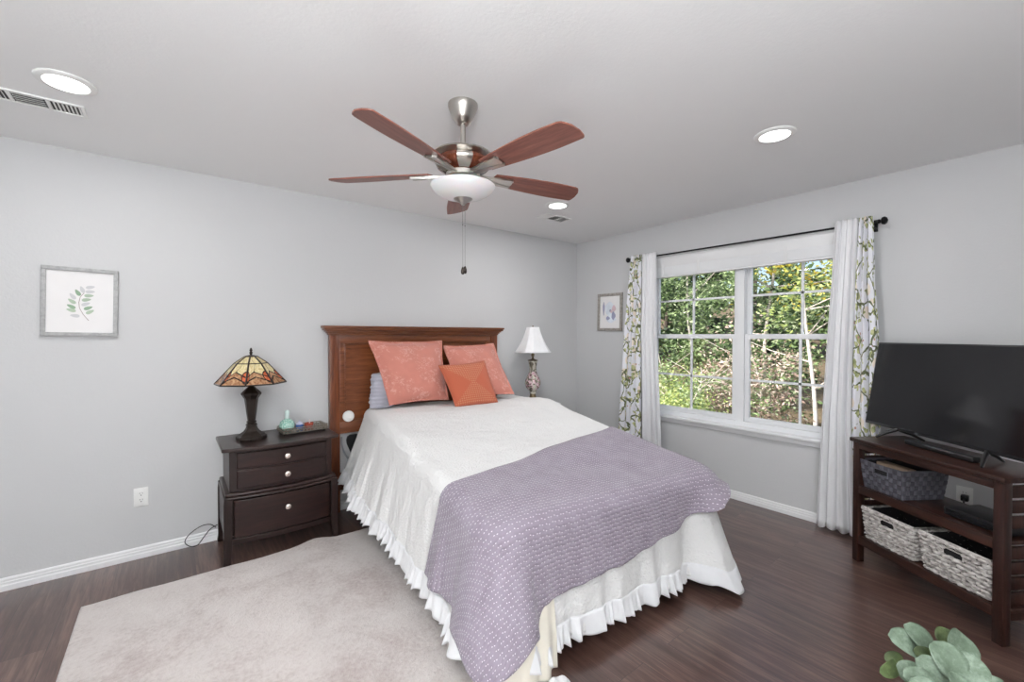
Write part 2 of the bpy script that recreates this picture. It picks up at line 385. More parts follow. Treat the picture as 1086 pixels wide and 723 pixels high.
def copy_tree(o, parent=None):
    c = o.copy(); C.objects.link(c)
    if parent: c.parent = parent
    for ch in list(o.children): copy_tree(ch, c)
    return c
def at_origin(o, loc):      # shift the mesh so that the object's origin is at loc
    o.data.transform(Matrix.Translation(-V(loc))); o.location = loc; return o
N3 = lambda x, y, z=0: noise.noise(V((x, y, z)))

def smoothp(P, k=6):
    P = [V(p) for p in P]; out = []
    for i in range(len(P)-1):
        p0, p1, p2, p3 = P[max(0, i-1)], P[i], P[i+1], P[min(len(P)-1, i+2)]
        for j in range(k):
            t = j/k; out.append(.5*((2*p1)+(p2-p0)*t+(2*p0-5*p1+4*p2-p3)*t*t+(3*p1-p0-3*p2+p3)*t**3))
    return out+[P[-1]]

# ================================================================== the setting
XL, YF = -5.45, -4.7
struct(MB().box((XL-.12, YF-.12, -.05), (.0, .0, 0)).build('floor', FLOOR, smooth=False))
struct(MB().box((XL-.3, YF-.3, HC), (.14, .14, HC+.15)).build('ceiling', CEIL, smooth=False))
struct(MB().box((XL-.12, 0, -.05), (.14, .14, HC)).build('wall_back', WALL, smooth=False))
struct(MB().box((XL-.12, YF-.12, -.05), (XL, 0, HC)).build('wall_left', WALL, smooth=False))
struct(MB().box((XL, YF-.12, -.05), (.14, YF, HC)).build('wall_front', WALL, smooth=False))
WY0, WY1, WZ0, WZ1 = -.955, -2.715, .615, 2.105           # window opening
b = MB(); b.box((0, WY0, -.05), (.14, 0, HC)); b.box((0, YF, -.05), (.14, WY1, HC)); b.box((0, WY1, -.05), (.14, WY0, WZ0)); b.box((0, WY1, WZ1), (.14, WY0, HC))
struct(b.build('wall_right', WALL, smooth=False))
def baseboard(name, p0, p1, nrm):
    prof = [(0, 0), (.015, 0), (.015, .028), (.012, .034), (.012, .046), (.0085, .050), (.0085, .060), (.005, .066), (0, .069)]
    b = MB(); p0, p1, nrm = V(p0), V(p1), V(nrm)
    A = [[b.bm.verts.new(p+nrm*x+V((0, 0, z))) for x, z in prof] for p in (p0, p1)]
    for i in range(len(prof)-1): b.bm.faces.new((A[0][i], A[1][i], A[1][i+1], A[0][i+1]))
    for a in A: b.bm.faces.new(a)
    return struct(b.build(name, TRIM, smooth=False))
baseboard('baseboard_back', (XL, 0, 0), (0, 0, 0), (0, -1, 0))
baseboard('baseboard_right', (0, -.015, 0), (0, YF, 0), (-1, 0, 0))
baseboard('baseboard_left', (XL, -.015, 0), (XL, YF, 0), (1, 0, 0))
baseboard('baseboard_front', (XL+.015, YF, 0), (-.015, YF, 0), (0, 1, 0))

# ---- window: outer frame with a centre mullion, two double-hung units
b = MB(); fx0, fx1 = .035, .125
b.box((fx0, WY0-.04, WZ0), (fx1, WY0, WZ1)); b.box((fx0, WY1, WZ0), (fx1, WY1+.04, WZ1))
b.box((fx0, WY1+.04, WZ0), (fx1, WY0-.04, WZ0+.04)); b.box((fx0, WY1+.04, WZ1-.04), (fx1, WY0-.04, WZ1)); b.box((fx0, -1.866, WZ0+.04), (fx1, -1.802, WZ1-.04))
win = struct(b.build('window_1', WVINYL, smooth=False))
for (ya, yb, mu) in ((-1.802, -.995, -1.389), (-2.675, -1.866, -2.272)):
    for (z0, z1, xs, zm) in ((.655, 1.385, .05, 1.003), (1.345, 2.065, .085, 1.707)):
        e = .001
        s = MB(); x0, x1 = xs, xs+.03; r = .038
        s.box((x0, ya+e, z0+e), (x1, ya+r, z1), .003); s.box((x0, yb-r, z0+e), (x1, yb-e, z1), .003)
        s.box((x0, ya+r, z0+e), (x1, yb-r, z0+r+.004), .003); s.box((x0, ya+r, z1-r), (x1, yb-r, z1), .003)
        sash = s.build('sash', WVINYL, win, smooth=False)
        g = MB(); g.box((x0+.008, mu-.009, z0+r), (x0+.02, mu+.009, z1-r)); g.box((x0+.008, ya+r, zm-.009), (x0+.02, yb-r, zm+.009))
        g.build('muntin', WVINYL, sash, smooth=False)
        MB().box((x0+.013, ya+r, z0+r), (x0+.016, yb-r, z1-r)).build('glass_pane', GLASS, sash, smooth=False)
b = MB(); b.box((-.045, WY1-.03, .592), (.034, WY0+.03, .616), .006, 3)
struct(b.build('trim_1', TRIM))            # sill board
b = MB(); b.box((-.014, WY1-.01, .555), (0, WY0+.01, .592), .003)
struct(b.build('trim_2', TRIM))            # apron below the sill

# ================================================================== window coverings
bl = thing('window_blind', 'white slatted blind raised into a stack at the top of the window', 'window blind', (0, -1.835, 2.0))
b = MB(); b.box((-.034, WY1+.006+1.835, .022), (-.022, WY0-.006+1.835, .118), .003); b.box((-.036, WY1+.006+1.835, .1), (-.022, WY0-.006+1.835, .118), .004)
b.build('valance', TRIM, bl)
b = MB()
b.box((-.02, WY1+.012+1.835, .055), (.03, WY0-.012+1.835, .1))
b.build('headrail', TRIM, bl, smooth=False)
b = MB()
for k in range(13): b.box((-.033, WY1+.014+1.835, -.058+k*.0085), (.03, WY0-.014+1.835, -.0505+k*.0085))
b.build('slat_stack', WVINYL, bl, smooth=False)
b = MB(); b.box((-.03, WY1+.014+1.835, -.075), (.031, WY0-.014+1.835, -.06), .003); b.build('bottom_rail', WVINYL, bl)
for yy in (-2.55, -2.2, -1.5, -1.15):
    MB().box((-.0355, yy+1.835-.012, -.07), (-.0335, yy+1.835+.012, .055)).build('ladder_tape', TRIM, bl, smooth=False)

RX, RZ = -.08, 2.128
rod = thing('curtain_rod', 'thin black curtain rod with ball finials across the top of the window', 'curtain rod', (RX, -1.79, RZ))
MB().tube([(0, 1.0-.02, .008), (0, -.98, -.008)], .0075, 12).build('pole', BLACK, rod)
for sy, ln in ((1, 0.985), (-1, -.975)):
    b = MB(); m = Matrix.Rotation(-sy*pi/2, 4, 'X')
    b.lathe([(.009, 0), (.014, .004), (.014, .012), (.008, .018), (.022, .024), (.026, .032), (.026, .040), (.018, .050), (0, .056)], 20, (0, ln-sy*.012, sy*.008), m.to_3x3())
    b.build('finial', BLACK, rod)
    b = MB(); b.tube([(0, sy*.94, sy*.008-.012), (.04, sy*.94, sy*.008-.03), (.078, sy*.94, sy*.008-.03)], .006, 8); b.box((.072, sy*.94-.012, -.06), (.0795, sy*.94+.012, .02), .002)
    b.tube([(0, sy*.94, sy*.008-.014), (-.012, sy*.94, sy*.008-.004), (-.012, sy*.94, sy*.008+.004)], .004, 6)
    b.build('bracket', BLACK, rod)

def curtain(name, mat, keys, zt, zb, folds, amp, x0, label, cat, seed, uvw):
    # keys: (z, yleft, yright) widths at heights
    def edges(z):
        ks = sorted(keys, reverse=True)
        for a, c in zip(ks, ks[1:]):
            if z >= c[0]:
                t = (a[0]-z)/(a[0]-c[0]) if a[0] > c[0] else 0; t = max(0, min(1, t)); return a[1]+(c[1]-a[1])*t, a[2]+(c[2]-a[2])*t
        return ks[-1][1], ks[-1][2]
    def f(u, v):
        z = zt+(zb-zt)*v; yl, yr = edges(z)
        ph = 2*pi*folds*(u+.035*sin(5*u+seed)*v)
        A = amp*(.75+.25*min(1, v*3))*(1+.3*sin(9*u+seed))
        x = x0-.024+A*sin(ph+seed)+.004*sin(ph*2.3+3*v)
        y = yl+(yr-yl)*u+.22*(yr-yl)/folds*cos(ph+seed)*.5
        return (x, y, z+(.006*sin(ph) if v > .99 else 0))
    b = MB(); b.grid(f, folds*14, 44, lambda u, v: (u*uvw, (1-v)*2.1+seed))
    o = b.build(name, mat, solid=.0025)
    y = (keys[0][1]+keys[0][2])/2; at_origin(o, (x0, y, zb))
    return tag(o, label, cat)
curtain('curtain', SHEER, [(2.17, -.965, -1.115), (1.43, -.952, -1.12), (.6, -.967, -1.165), (.03, -.97, -1.19)], 2.165, .03, 4, .013, RX, 'plain white curtain on the left side of the window', 'curtain', 1.0, .5)
curtain('curtain', PRINT, [(2.17, -.842, -.955), (1.43, -.765, -.945), (.6, -.705, -.96), (.03, -.68, -.965)], 2.165, .03, 4, .02, RX, 'narrow botanical print curtain left of the window, next to the small picture', 'curtain', 2.2, .55)
curtain('curtain', SHEER, [(2.15, -2.525, -2.655), (1.73, -2.507, -2.642), (1.41, -2.487, -2.635), (.81, -2.458, -2.625), (.05, -2.43, -2.66)], 2.16, .025, 4, .013, RX, 'plain white curtain on the right side of the window, beside the television', 'curtain', .3, .5)
curtain('curtain', PRINT, [(2.14, -2.665, -2.74), (1.73, -2.648, -2.752), (1.41, -2.645, -2.775), (.81, -2.637, -2.79), (.05, -2.66, -2.80)], 2.16, .025, 3, .018, RX+.008, 'botanical print curtain behind the left edge of the television', 'curtain', 3.6, .5)

# ================================================================== ceiling things
def downlight(x, y, label):
    t = thing('recessed_light', label, 'ceiling light', (x, y, HC), 0, 'recessed ceiling lights')
    MB().lathe([(.070, -.0095), (.074, -.0115), (.090, -.009), (.097, -.004), (.0975, 0)], 48, cap=False).build('trim_ring', WPLASTIC, t)
    MB().lathe([(0, -.0105), (.071, -.0105), (.071, -.002), (0, -.002)], 40, cap=False).build('lens', LENS, t)
    return t
downlight(*CANS[0], 'round recessed light in the ceiling beside the long air vent')
downlight(*CANS[1], 'round recessed light just above the small ceiling vent near the corner')
downlight(*CANS[2], 'round recessed light in the ceiling in front of the window')
def vent(x, y, L, W, label):
    t = thing('ceiling_vent', label, 'air vent', (x, y, HC))
    b = MB(); fr = .014
    b.box((-L/2, -W/2, -.008), (L/2, -W/2+fr, 0), .002); b.box((-L/2, W/2-fr, -.008), (L/2, W/2, 0), .002)
    for cx in (-L/2+fr/2, -L/6, L/6, L/2-fr/2): b.box((cx-fr/2, -W/2+fr, -.007), (cx+fr/2, W/2-fr, 0), .001)
    b.build('frame', WPLASTIC, t)
    MB().box((-L/2+.003, -W/2+.003, -.0015), (L/2-.003, W/2-.003, -.0002)).build('backing', SLOT, t, smooth=False)
    for sec in (-1, 0, 1):
        b = MB(); x0 = sec*L/3-L/6+.012; x1 = sec*L/3+L/6-.012; a0, a1 = -W/2+fr, W/2-fr
        if sec:
            for k in range(7):
                xx = x0+(k+.5)*(x1-x0)/7; m = Matrix.Translation((xx, 0, -.004)) @ Matrix.Rotation(-sec*R(35), 4, 'Y')
                b.box((-.0032, a0, -.0006), (.0032, a1, .0006), mat=m)
        else:
            for k in range(5):
                yy = a0+(k+.5)*(a1-a0)/5; m = Matrix.Translation((0, yy, -.004)) @ Matrix.Rotation(R(40), 4, 'X')
                b.box((x0, -.007, -.0006), (x1, .007, .0006), mat=m)
        b.build('louver', WPLASTIC, t, smooth=False)
vent(-4.215, -.630, .365, .135, 'long white air vent in the ceiling at the left edge')
vent(-.99, -.66, .30, .15, 'small white air vent in the ceiling near the room corner')

def lerp_prof(ks, z):
    for (a, p), (c, q) in zip(ks, ks[1:]):
        if z >= c: return p+(q-p)*(z-a)/(c-a)
    return ks[-1][1]
# ---- ceiling fan
FX, FY = -2.655, -1.795
fan = thing('ceiling_fan', 'ceiling fan with five brown wood blades and frosted bowl light', 'ceiling fan', (FX, FY, HC))
MB().lathe([(.068, 0), (.068, -.012), (.062, -.03), (.048, -.062), (.034, -.085), (.024, -.092), (0, -.092)], 40).build('canopy', NICKEL, fan)
MB().lathe([(.0125, -.08), (.0125, -.2)], 20).build('downrod', NICKEL, fan)
MB().lathe([(.0125, -.188), (.026, -.192), (.03, -.205), (.06, -.210), (.105, -.220), (.136, -.234), (.141, -.242), (.120, -.25), (.114, -.254)], 48, cap=False).build('motor_top', NICKEL, fan)
b = MB(); b.lathe([(.114, -.252), (.126, -.262), (.128, -.276), (.118, -.292), (.095, -.308), (.075, -.315), (0, -.315)], 48, cap=False)
b.build('motor_housing', wood('motor_wood', srgb(60, 26, 16), srgb(92, 46, 30), srgb(120, 70, 48), 2, .25, .3), fan)
for k in range(5):
    m = Matrix.Rotation(R(62+36+72*k), 4, 'Z'); b = MB()
    def band(u, v):
        r_ = lerp_prof([(-.252, .1155), (-.262, .1275), (-.276, .1295), (-.292, .1195), (-.308, .0965), (-.3145, .078)], -.2525-.0615*v); a_ = (u-.5)*.55
        return m @ V((r_*cos(a_), r_*sin(a_), -.2525-.0615*v))
    b.grid(band, 6, 10); b.build('motor_band', NICKEL, fan)
MB().lathe([(.072, -.313), (.078, -.318), (.078, -.336), (.07, -.340), (.062, -.343), (.062, -.376), (.075, -.380), (0, -.380)], 40, cap=False).build('switch_housing', NICKEL, fan)
MB().lathe([(.062, -.366), (.141, -.370), (.1485, -.375), (.145, -.384), (.130, -.402), (.100, -.420), (.06, -.432), (.02, -.437), (.0, -.437)], 56, cap=False).build('glass_bowl', FROST, fan)
MB().lathe([(.046, -.432), (.038, -.440), (.020, -.448), (.012, -.455), (.008, -.461), (0, -.463)], 24, cap=False).build('bowl_finial', NICKEL, fan)
def blade_poly():
    L0, L1, n = .155, .640, 16
    def hw(t): return .042+.024*sin(pi/2*min(1, t/.78))-.004*max(0, (t-.78)/.22)
    up = [(L0+(L1-.012-L0)*i/n, hw(i/n)) for i in range(n+1)]
    lo = [(L0+(L1-.045-L0)*i/n, -hw(i/n)) for i in range(n+1)]
    tip = [(L1-.004, hw(1)-.004), (L1, hw(1)-.014), (L1+.003, .02), (L1-.004, -.02), (L1-.018, -hw(1)+.018), (L1-.028, -hw(1)+.006)]
    return [(L0-.008, .03), (L0-.012, 0), (L0-.008, -.03)][::-1][:0]+[(L0-.010, 0)]+up+tip+lo[::-1]
for k in range(5):
    a = R(61.5+72*k); pitch = Matrix.Rotation(a, 4, 'Z') @ Matrix.Translation((0, 0, -.318)) @ Matrix.Rotation(R(-12), 4, 'X')
    b = MB(); b.prism(blade_poly(), -.0035, .0035)
    o = b.build('blade', BLADE, fan, smooth=False); o.matrix_local = pitch
    md = o.modifiers.new('bev', 'BEVEL'); md.width = .0015; md.segments = 1
    b = MB()
    for s in (-1, 1):      # arm under the blade root
        b.prism([(.06, s*.004), (.12, s*.008), (.2, s*.03), (.245, s*.034), (.252, s*.022), (.2, s*.013), (.12, s*.0+s*.001), (.06, s*.0005)][::s], -.014, -.0045)
    b.prism([(.055, -.02), (.12, -.022), (.175, -.03), (.235, -.028), (.25, -.012), (.25, .012), (.235, .028), (.175, .03), (.12, .022), (.055, .02)], -.0115, -.004)
    o = b.build('blade_arm', NICKEL, fan, smooth=False); o.matrix_local = pitch
    for sx, sy in ((.19, .018), (.19, -.018), (.225, 0)):
        pass
for dx, dy, ln in ((-.004, -.004, .27), (.014, .010, .262)):
    ch = MB().tube([(dx, dy, -.440), (dx*1.3, dy*1.3, -.470), (dx*1.3, dy*1.3, -.480-ln)], .0009, 6).build('pull_chain', CHAIN, fan)
    MB().lathe([(0, .014), (.004, .010), (.0085, -.004), (.0085, -.016), (.005, -.022), (0, -.024)], 14, (dx*1.3, dy*1.3, -.490-ln), cap=False).build('pull_knob', BRONZE, ch)
    MB().lathe([(0, .004), (.003, 0), (0, -.004)], 8, (dx*1.3, dy*1.3, -.50-ln*.2), cap=False).build('chain_bead', BLACK, ch)

# ================================================================== wall things
def outlet(loc, rz, label, plug=False):
    t = thing('wall_outlet', label, 'outlet', loc, rz)      # local -y faces the room
    MB().box((-.0355, -.006, -.058), (.0355, 0, .058), .003, 2).build('cover_plate', WPLASTIC, t)
    for s in (-1, 1):
        q = MB(); q.prism([(.0165*cos(a), .0135*sin(a)) for a in [i*pi/10 for i in range(20)]], 0, .0015, Matrix.Translation((0, -.006, s*.0195)) @ Matrix.Rotation(pi/2, 4, 'X'))
        so_ = q.build('socket', WPLASTIC, t, smooth=False)
        q = MB(); q.box((-.0075, -.0082, s*.0195+.001), (-.0055, -.0073, s*.0195+.009)); q.box((.0055, -.0082, s*.0195+.001), (.0075, -.0073, s*.0195+.008)); q.box((-.0025, -.0082, s*.0195-.010), (.0025, -.0073, s*.0195-.005))
        q.build('slot', SLOT, so_, smooth=False)
    return t
outlet((-3.878, 0, .377), 0, 'white wall outlet left of the dark nightstand')
outlet((0, -3.159, .415), -pi/2, 'white outlet on the wall behind the television stand')
pg = tag(MB().box((-.045, -3.18, .395), (-.0075, -3.145, .430), .006, 2).tube([(-.04, -3.162, .41), (-.07, -3.162, .40), (-.09, -3.17, .36), (-.08, -3.2, .2), (-.05, -3.24, .03), (-.05, -3.4, .006)], .004, 8).build('power_plug', BPLAST), 'black plug and cord in the outlet behind the television stand', 'plug')

def quad_frame(name, P, nrm, fw_, depth, fm, mat_w, mat, label, paint):
    # P: TL, TR, BR, BL on the wall; a frame of real depth
    P = [V(p) for p in P]; c = sum(P, V())/4; nrm = V(nrm)
    ux = (P[1]-P[0]+P[2]-P[3])/2; uy = (P[0]-P[3]+P[1]-P[2])/2; W_, H_ = ux.length, uy.length; ux.normalize(); uy = (uy-ux*uy.dot(ux)).normalized()
    t = thing(name, label, 'picture', c)
    t.matrix_world = Matrix.Translation(c) @ Matrix((ux, uy, nrm)).transposed().to_4x4()
    b = MB(); w2, h2 = W_/2, H_/2
    for (x0, y0, x1, y1) in ((-w2, h2-fw_, w2, h2), (-w2, -h2, w2, -h2+fw_), (-w2, -h2+fw_, -w2+fw_, h2-fw_), (w2-fw_, -h2+fw_, w2, h2-fw_)):
        b.box((x0, y0, .0005), (x1, y1, depth), .002)
    b.build('frame', fm, t)
    MB().box((-w2+fw_, -h2+fw_, .001), (w2-fw_, h2-fw_, depth*.45)).build('print_paper', PAPER, t, smooth=False)
    paint(t, W_, H_, depth*.45+.0006)
def leafshape(cx, cy, a, L, Wd, z, b):
    pts = []
    for i in range(12):
        th = 2*pi*i/12; x = cos(th)*L/2; y = sin(th)*Wd/2*(1-.35*cos(th))
        pts.append((cx+x*cos(a)-y*sin(a), cy+x*sin(a)+y*cos(a)))
    b.prism(pts, z-.0003, z)
def paint_sprig(t, W_, H_, z):
    g1 = plain('wash_green', srgb(176, 192, 172), .8, var=.1); g2 = plain('wash_deep_green', srgb(142, 168, 142), .8, var=.1); g3 = plain('wash_pale', srgb(206, 206, 208), .8, var=.05); st = plain('sprig_stem', srgb(140, 118, 112), .8)
    sc = .00052   # metres per crop pixel
    cx, cy = 365, 365
    P = lambda x, y: ((x-cx)*sc, (cy-y)*sc)
    b = MB(); b.tube([(*P(430, 568), z), (*P(385, 500), z), (*P(355, 430), z), (*P(350, 370), z), (*P(360, 310), z), (*P(390, 262), z)], .0011, 6, flat=.3); b.build('painted_stem', st, t)
    ls = [(375, 225, 110, g3), (440, 195, 15, g3), (440, 245, 5, g3), (340, 262, 120, g2), (300, 305, 125, g3), (430, 290, 5, g1), (295, 360, 140, g1), (410, 337, 12, g1), (405, 385, 25, g3), (290, 418, 150, g2), (425, 428, 25, g2), (290, 458, 165, g1), (440, 470, 35, g1), (320, 518, 175, g3)]
    for m_ in (g1, g2, g3):
        b = MB(); k = 0
        for x, y, a, mm in ls:
            if mm is m_: leafshape(*P(x, y), R(a), 78*sc, 36*sc, z, b); k += 1
        b.build('painted_leaves', m_, t, smooth=False)
def paint_still(t, W_, H_, z):
    sets = [('painted_window', srgb(150, 152, 176), [(-.32, .12, .10, .42)]), ('painted_wash', srgb(222, 228, 236), [(0, .1, .55, .45), (.05, -.25, .5, .2)]), ('painted_vase', srgb(150, 152, 178), [(.18, -.12, .2, .26), (-.1, -.2, .2, .12), (.02, .05, .1, .09)]),
            ('painted_flowers', srgb(216, 190, 196), [(.2, .12, .2, .2), (.08, .02, .12, .1)])]
    for i, (nm, c, els) in enumerate(sets):
        m_ = plain('paint_'+nm, c, .8, var=.15); b = MB()
        for x, y, w_, h_ in els:
            pts = [((x+w_/2*cos(a)*(1+.15*sin(3*a+i)))*W_*.8, (y+h_/2*sin(a)*(1+.15*cos(4*a)))*H_*.8) for a in [j*2*pi/18 for j in range(18)]]
            b.prism(pts, z-.0003, z+(.0001, 0, .0004, .0007)[i])
        b.build(nm, m_, t, smooth=False)
quad_frame('framed_print', [(-4.284, 0, 1.769), (-3.965, 0, 1.760), (-3.980, 0, 1.370), (-4.301, 0, 1.374)], (0, -1, 0), .021, .022, GREYFR, 0, None, 'square grey framed watercolor of a green leaf sprig on the left wall', paint_sprig)
quad_frame('framed_print', [(0, -.323, 1.832), (0, -.661, 1.822), (0, -.657, 1.424), (0, -.335, 1.423)], (-1, 0, 0), .03, .02, SILVFR, 0, None, 'small silver framed still life print on the wall between corner and curtain', paint_still)

# ================================================================== rug
def rug_f(u, v):
    x = -4.088+u*(1.49); y = -.49-v*2.75
    if v < .02: y += .012*N3(x*5, 1)+(.02*exp(-((x+2.98)/.08)**2))
    z = .013+.0035*N3(x*3, y*3)+.018*exp(-((x+3.0)/.10)**2)*exp(-v*14)
    e = min(u, 1-u)*1.49; e2 = min(v, 1-v)*2.75; z -= .006*exp(-min(e, e2)/.012)
    z += .0012*N3(x*60, y*60)
    return (x, y, z)
b = MB(); b.grid(rug_f, 130, 220); rug = b.build('area_rug', RUG, angle=0); md = rug.modifiers.new('s', 'SOLIDIFY'); md.thickness = .0085; md.offset = -1
at_origin(rug, (-3.34, -1.86, 0))
tag(rug, 'pale beige cut pile rug lying on the dark wood floor beside the bed', 'rug')

# ================================================================== bed
bed = thing('bed', 'bed with cherry brown panelled wood headboard against the back wall', 'bed', (-1.99, -1.1, 0))
O = V((-1.99, -1.1, 0))
def LB(b, *a): return b
def bx(b, a, c, bev=.003): b.box(V(a)-O, V(c)-O, bev); return b
for x0 in (-2.775, -1.265):
    b = MB(); bx(b, (x0, -.058, .0), (x0+.075, -.012, 1.38), .004); b.build('headboard_post', CHERRY_Z, bed)
b = MB(); bx(b, (-2.70, -.052, .61), (-1.265, -.018, .70)); bx(b, (-2.70, -.052, 1.315), (-1.265, -.018, 1.38)); bx(b, (-2.025, -.052, .70), (-1.945, -.018, 1.315)); bx(b, (-2.70, -.052, .70), (-2.66, -.018, 1.315)); bx(b, (-1.305, -.052, .70), (-1.265, -.018, 1.315))
b.build('headboard_rail', CHERRY_X, bed)
for x0, x1 in ((-2.66, -2.025), (-1.945, -1.305)):
    b = MB(); bx(b, (x0-.003, -.034, .697), (x1+.003, -.022, 1.318), 0)
    for (a0, a1, c0, c1) in ((x0, x1, .70, .712), (x0, x1, 1.303, 1.315), (x0, x0+.012, .712, 1.303), (x1-.012, x1, .712, 1.303)): bx(b, (a0, -.045, c0), (a1, -.033, c1), .004)
    b.build('headboard_panel', CHERRY_X, bed)
b = MB()
for (e, z0, z1) in ((.004, 1.378, 1.392), (.014, 1.392, 1.404), (.026, 1.404, 1.416), (.040, 1.416, 1.432), (.048, 1.432, 1.45)):
    bx(b, (-2.778-e, -.060-e, z0), (-1.187+e, -.010, z1), .004)
b.build('crown_moulding', CHERRY_X, bed)
b = MB(); bx(b, (-2.70, -.05, .17), (-1.265, -.02, .30)); b.build('lower_rail', CHERRY_X, bed)
PIV = V((-1.95, -.1, 0)); BROT = Matrix.Translation(PIV) @ Matrix.Rotation(R(-5), 4, 'Z') @ Matrix.Translation(-PIV)
TOB = Matrix.Translation(-O) @ BROT
MB().box((-2.54, -2.12, .22), (-1.09, -.12, .44), .03, 3, TOB).build('box_base', plain('black_ticking', srgb(26, 26, 30), .8), bed)
MB().box((-2.555, -2.14, .43), (-1.075, -.13, .575), .045, 4, TOB).build('mattress', fabric('mattress_ticking', srgb(220, 220, 222), 300, .2), bed)
b = MB(); b.prism([(-2.575, .60), (-2.63, .60), (-2.652, .588), (-2.66, .56), (-2.655, .53), (-2.615, .43), (-2.595, .39), (-2.575, .375)][::-1], .070, .082, Matrix.Translation(-O) @ Matrix(((1, 0, 0, 0), (0, 0, -1, 0), (0, 1, 0, 0), (0, 0, 0, 1))))
b.build('end_bracket', BPLAST, bed, smooth=False)
b = MB(); b.tube([V(q)-O for q in smoothp([(-2.692, -.072, .59), (-2.692, -.072, .53), (-2.672, -.075, .46), (-2.625, -.082, .38), (-2.60, -.09, .30)], 5)], .0065, 8); b.build('bracket_rod', plain('grey_tube', srgb(150, 152, 156), .4, .2), bed)
for (x, y) in ((-2.66, -.42), (-1.16, -.50), (-2.66, -1.9), (-1.30, -1.98)):
    gz = .017 if x < -2 else 0
    b = MB(); b.lathe([(.02, .06), (.02, .23)], 16, V((x, y, gz))-O); b.lathe([(.012, .04), (.03, .05), (.03, .065)], 16, V((x, y, gz))-O)
    lg = b.build('frame_leg', BLACK, bed)
    q = MB(); m = Matrix.Rotation(pi/2, 4, 'Y')
    for s in (-.018, .004): q.lathe([(.012, 0), (.027, .001), (.027, .013), (.012, .014)], 20, V((x+s, y-.01, gz+.0275))-O, m.to_3x3())
    q.build('caster', BPLAST, lg)
dl = tag(MB().lathe([(.044, 0), (.044, .006), (.04, .011), (.018, .013), (.017, .0105), (0, .0105)], 40, (0, 0, 0), Matrix.Rotation(pi/2, 3, 'X')).build('push_light', WPLASTIC, loc=(-2.635, -.053, .742)), 'round white stick-on push light on the lower left of the headboard', 'light')

# ---- draped cloth over the bed
EXL, EXR, EYF, EYH, RC, RS = -2.51, -1.13, -2.15, -.145, .08, .07     # edge of the flat top; corner radius; shoulder radius
SEG = [EYH-(EYF+RC), RC*pi/2, (EXR-EXL)-2*RC, RC*pi/2, EYH-(EYF+RC)]; TOT = sum(SEG)
T1 = SEG[0]; T2 = T1+SEG[1]; T3 = T2+SEG[2]; T4 = T3+SEG[3]
def perim(t):
    if t <= T1: return V((EXL+.055*max(0, 1-t/.7)**1.5, EYH-t, 0)), V((-1, 0, 0))
    if t <= T2: a = pi+(t-T1)/RC; n = V((cos(a), sin(a), 0)); return V((EXL+RC, EYF+RC, 0))+n*RC, n
    if t <= T3: return V((EXL+RC+t-T2, EYF, 0)), V((0, -1, 0))
    if t <= T4: a = 1.5*pi+(t-T3)/RC; n = V((cos(a), sin(a), 0)); return V((EXR-RC, EYF+RC, 0))+n*RC, n
    return V((EXR, EYF+RC+t-T4, 0)), V((1, 0, 0))
def lerpk(ks, x):
    if x <= ks[0][0]: return ks[0][1]
    for (a, p), (c, q) in zip(ks, ks[1:]):
        if x <= c:
            s = (x-a)/(c-a); s = s*s*(3-2*s); return p+(q-p)*s
    return ks[-1][1]
def lin(ks, x):
    if x <= ks[0][0]: return ks[0][1]
    for (a, p), (c, q) in zip(ks, ks[1:]):
        if x <= c: return p+(q-p)*(x-a)/(c-a)
    return ks[-1][1]
def htop(x, y):
    k = [(-2.2, .60), (-1.95, .635), (-1.5, .70), (-1.05, .765), (-.70, .805), (-.45, .80), (-.08, .80)]
    z = .5*lerpk(k, y)+.5*lin(k, y)
    z += .03*exp(-((x-EXR)/.22)**2-((y+.72)/.22)**2)
    z += .006*N3(x*4+1, y*4)+.005*sin(9*(x*.6+y)+2*N3(x*2, y*2))*min(1, max(0, (-y-.3)*2))
    r_ = hypot(x+1.5, (y+.2)*1.2)                   # soft drag folds running out from the pillows
    z += .006*sin(26*atan2(y+.2, x+1.2)+5*r_)*exp(-((r_-.75)/.35)**2)
    return z
TC1, TC2 = (T1+T2)/2, (T3+T4)/2
g_ = lambda t, c, s: exp(-((t-c)/s)**2)
def hem(t):
    z = lerpk([(0, .27), (.35, .26), (.75, .235), (1.6, .16), (T1, .12), (T2+.1, .09), (T3-.3, .09), (T3-.08, .08), (T3+.02, .05), (T4+.1, .09), (TOT, .14)], t)
    return z
def fold(t):
    return .55*sin(2*pi*t/.23+1.1*sin(2*pi*t/.9))+.3*sin(2*pi*t/.117+2*sin(t*3))+.35*sin(2*pi*t/.41+.5)
def flare(t):
    f = lerpk([(0, .165), (.5, .155), (1.4, .085), (T1, .06), (T2+.1, .05), (T3-.3, .05), (T4, .07), (TOT, .05)], t)
    return f+.135*g_(t, T3-.02, .075)+.05*g_(t, TC1, .12)-.05*g_(t, T3-.19, .05)
def famp(t): return lerpk([(0, .020), (.8, .013), (1.5, .010), (T1, .02), (T2, .014), (T3-.3, .014), (T4, .02), (TOT, .02)], t)
def outw(t, d):      # how far the cloth hangs out at a drop of d below the shoulder
    D = .5
    pl = .006*sin(2*pi*t/.052+sin(t*9))*lerpk([(0, 1), (.5, 1), (.9, .15), (TOT, .1)], t)*min(1, d/.1)
    return RS+flare(t)*(d/D)**(1.0)+(famp(t)*fold(t)+pl)*min(1.2, d/.35)
PK = .14
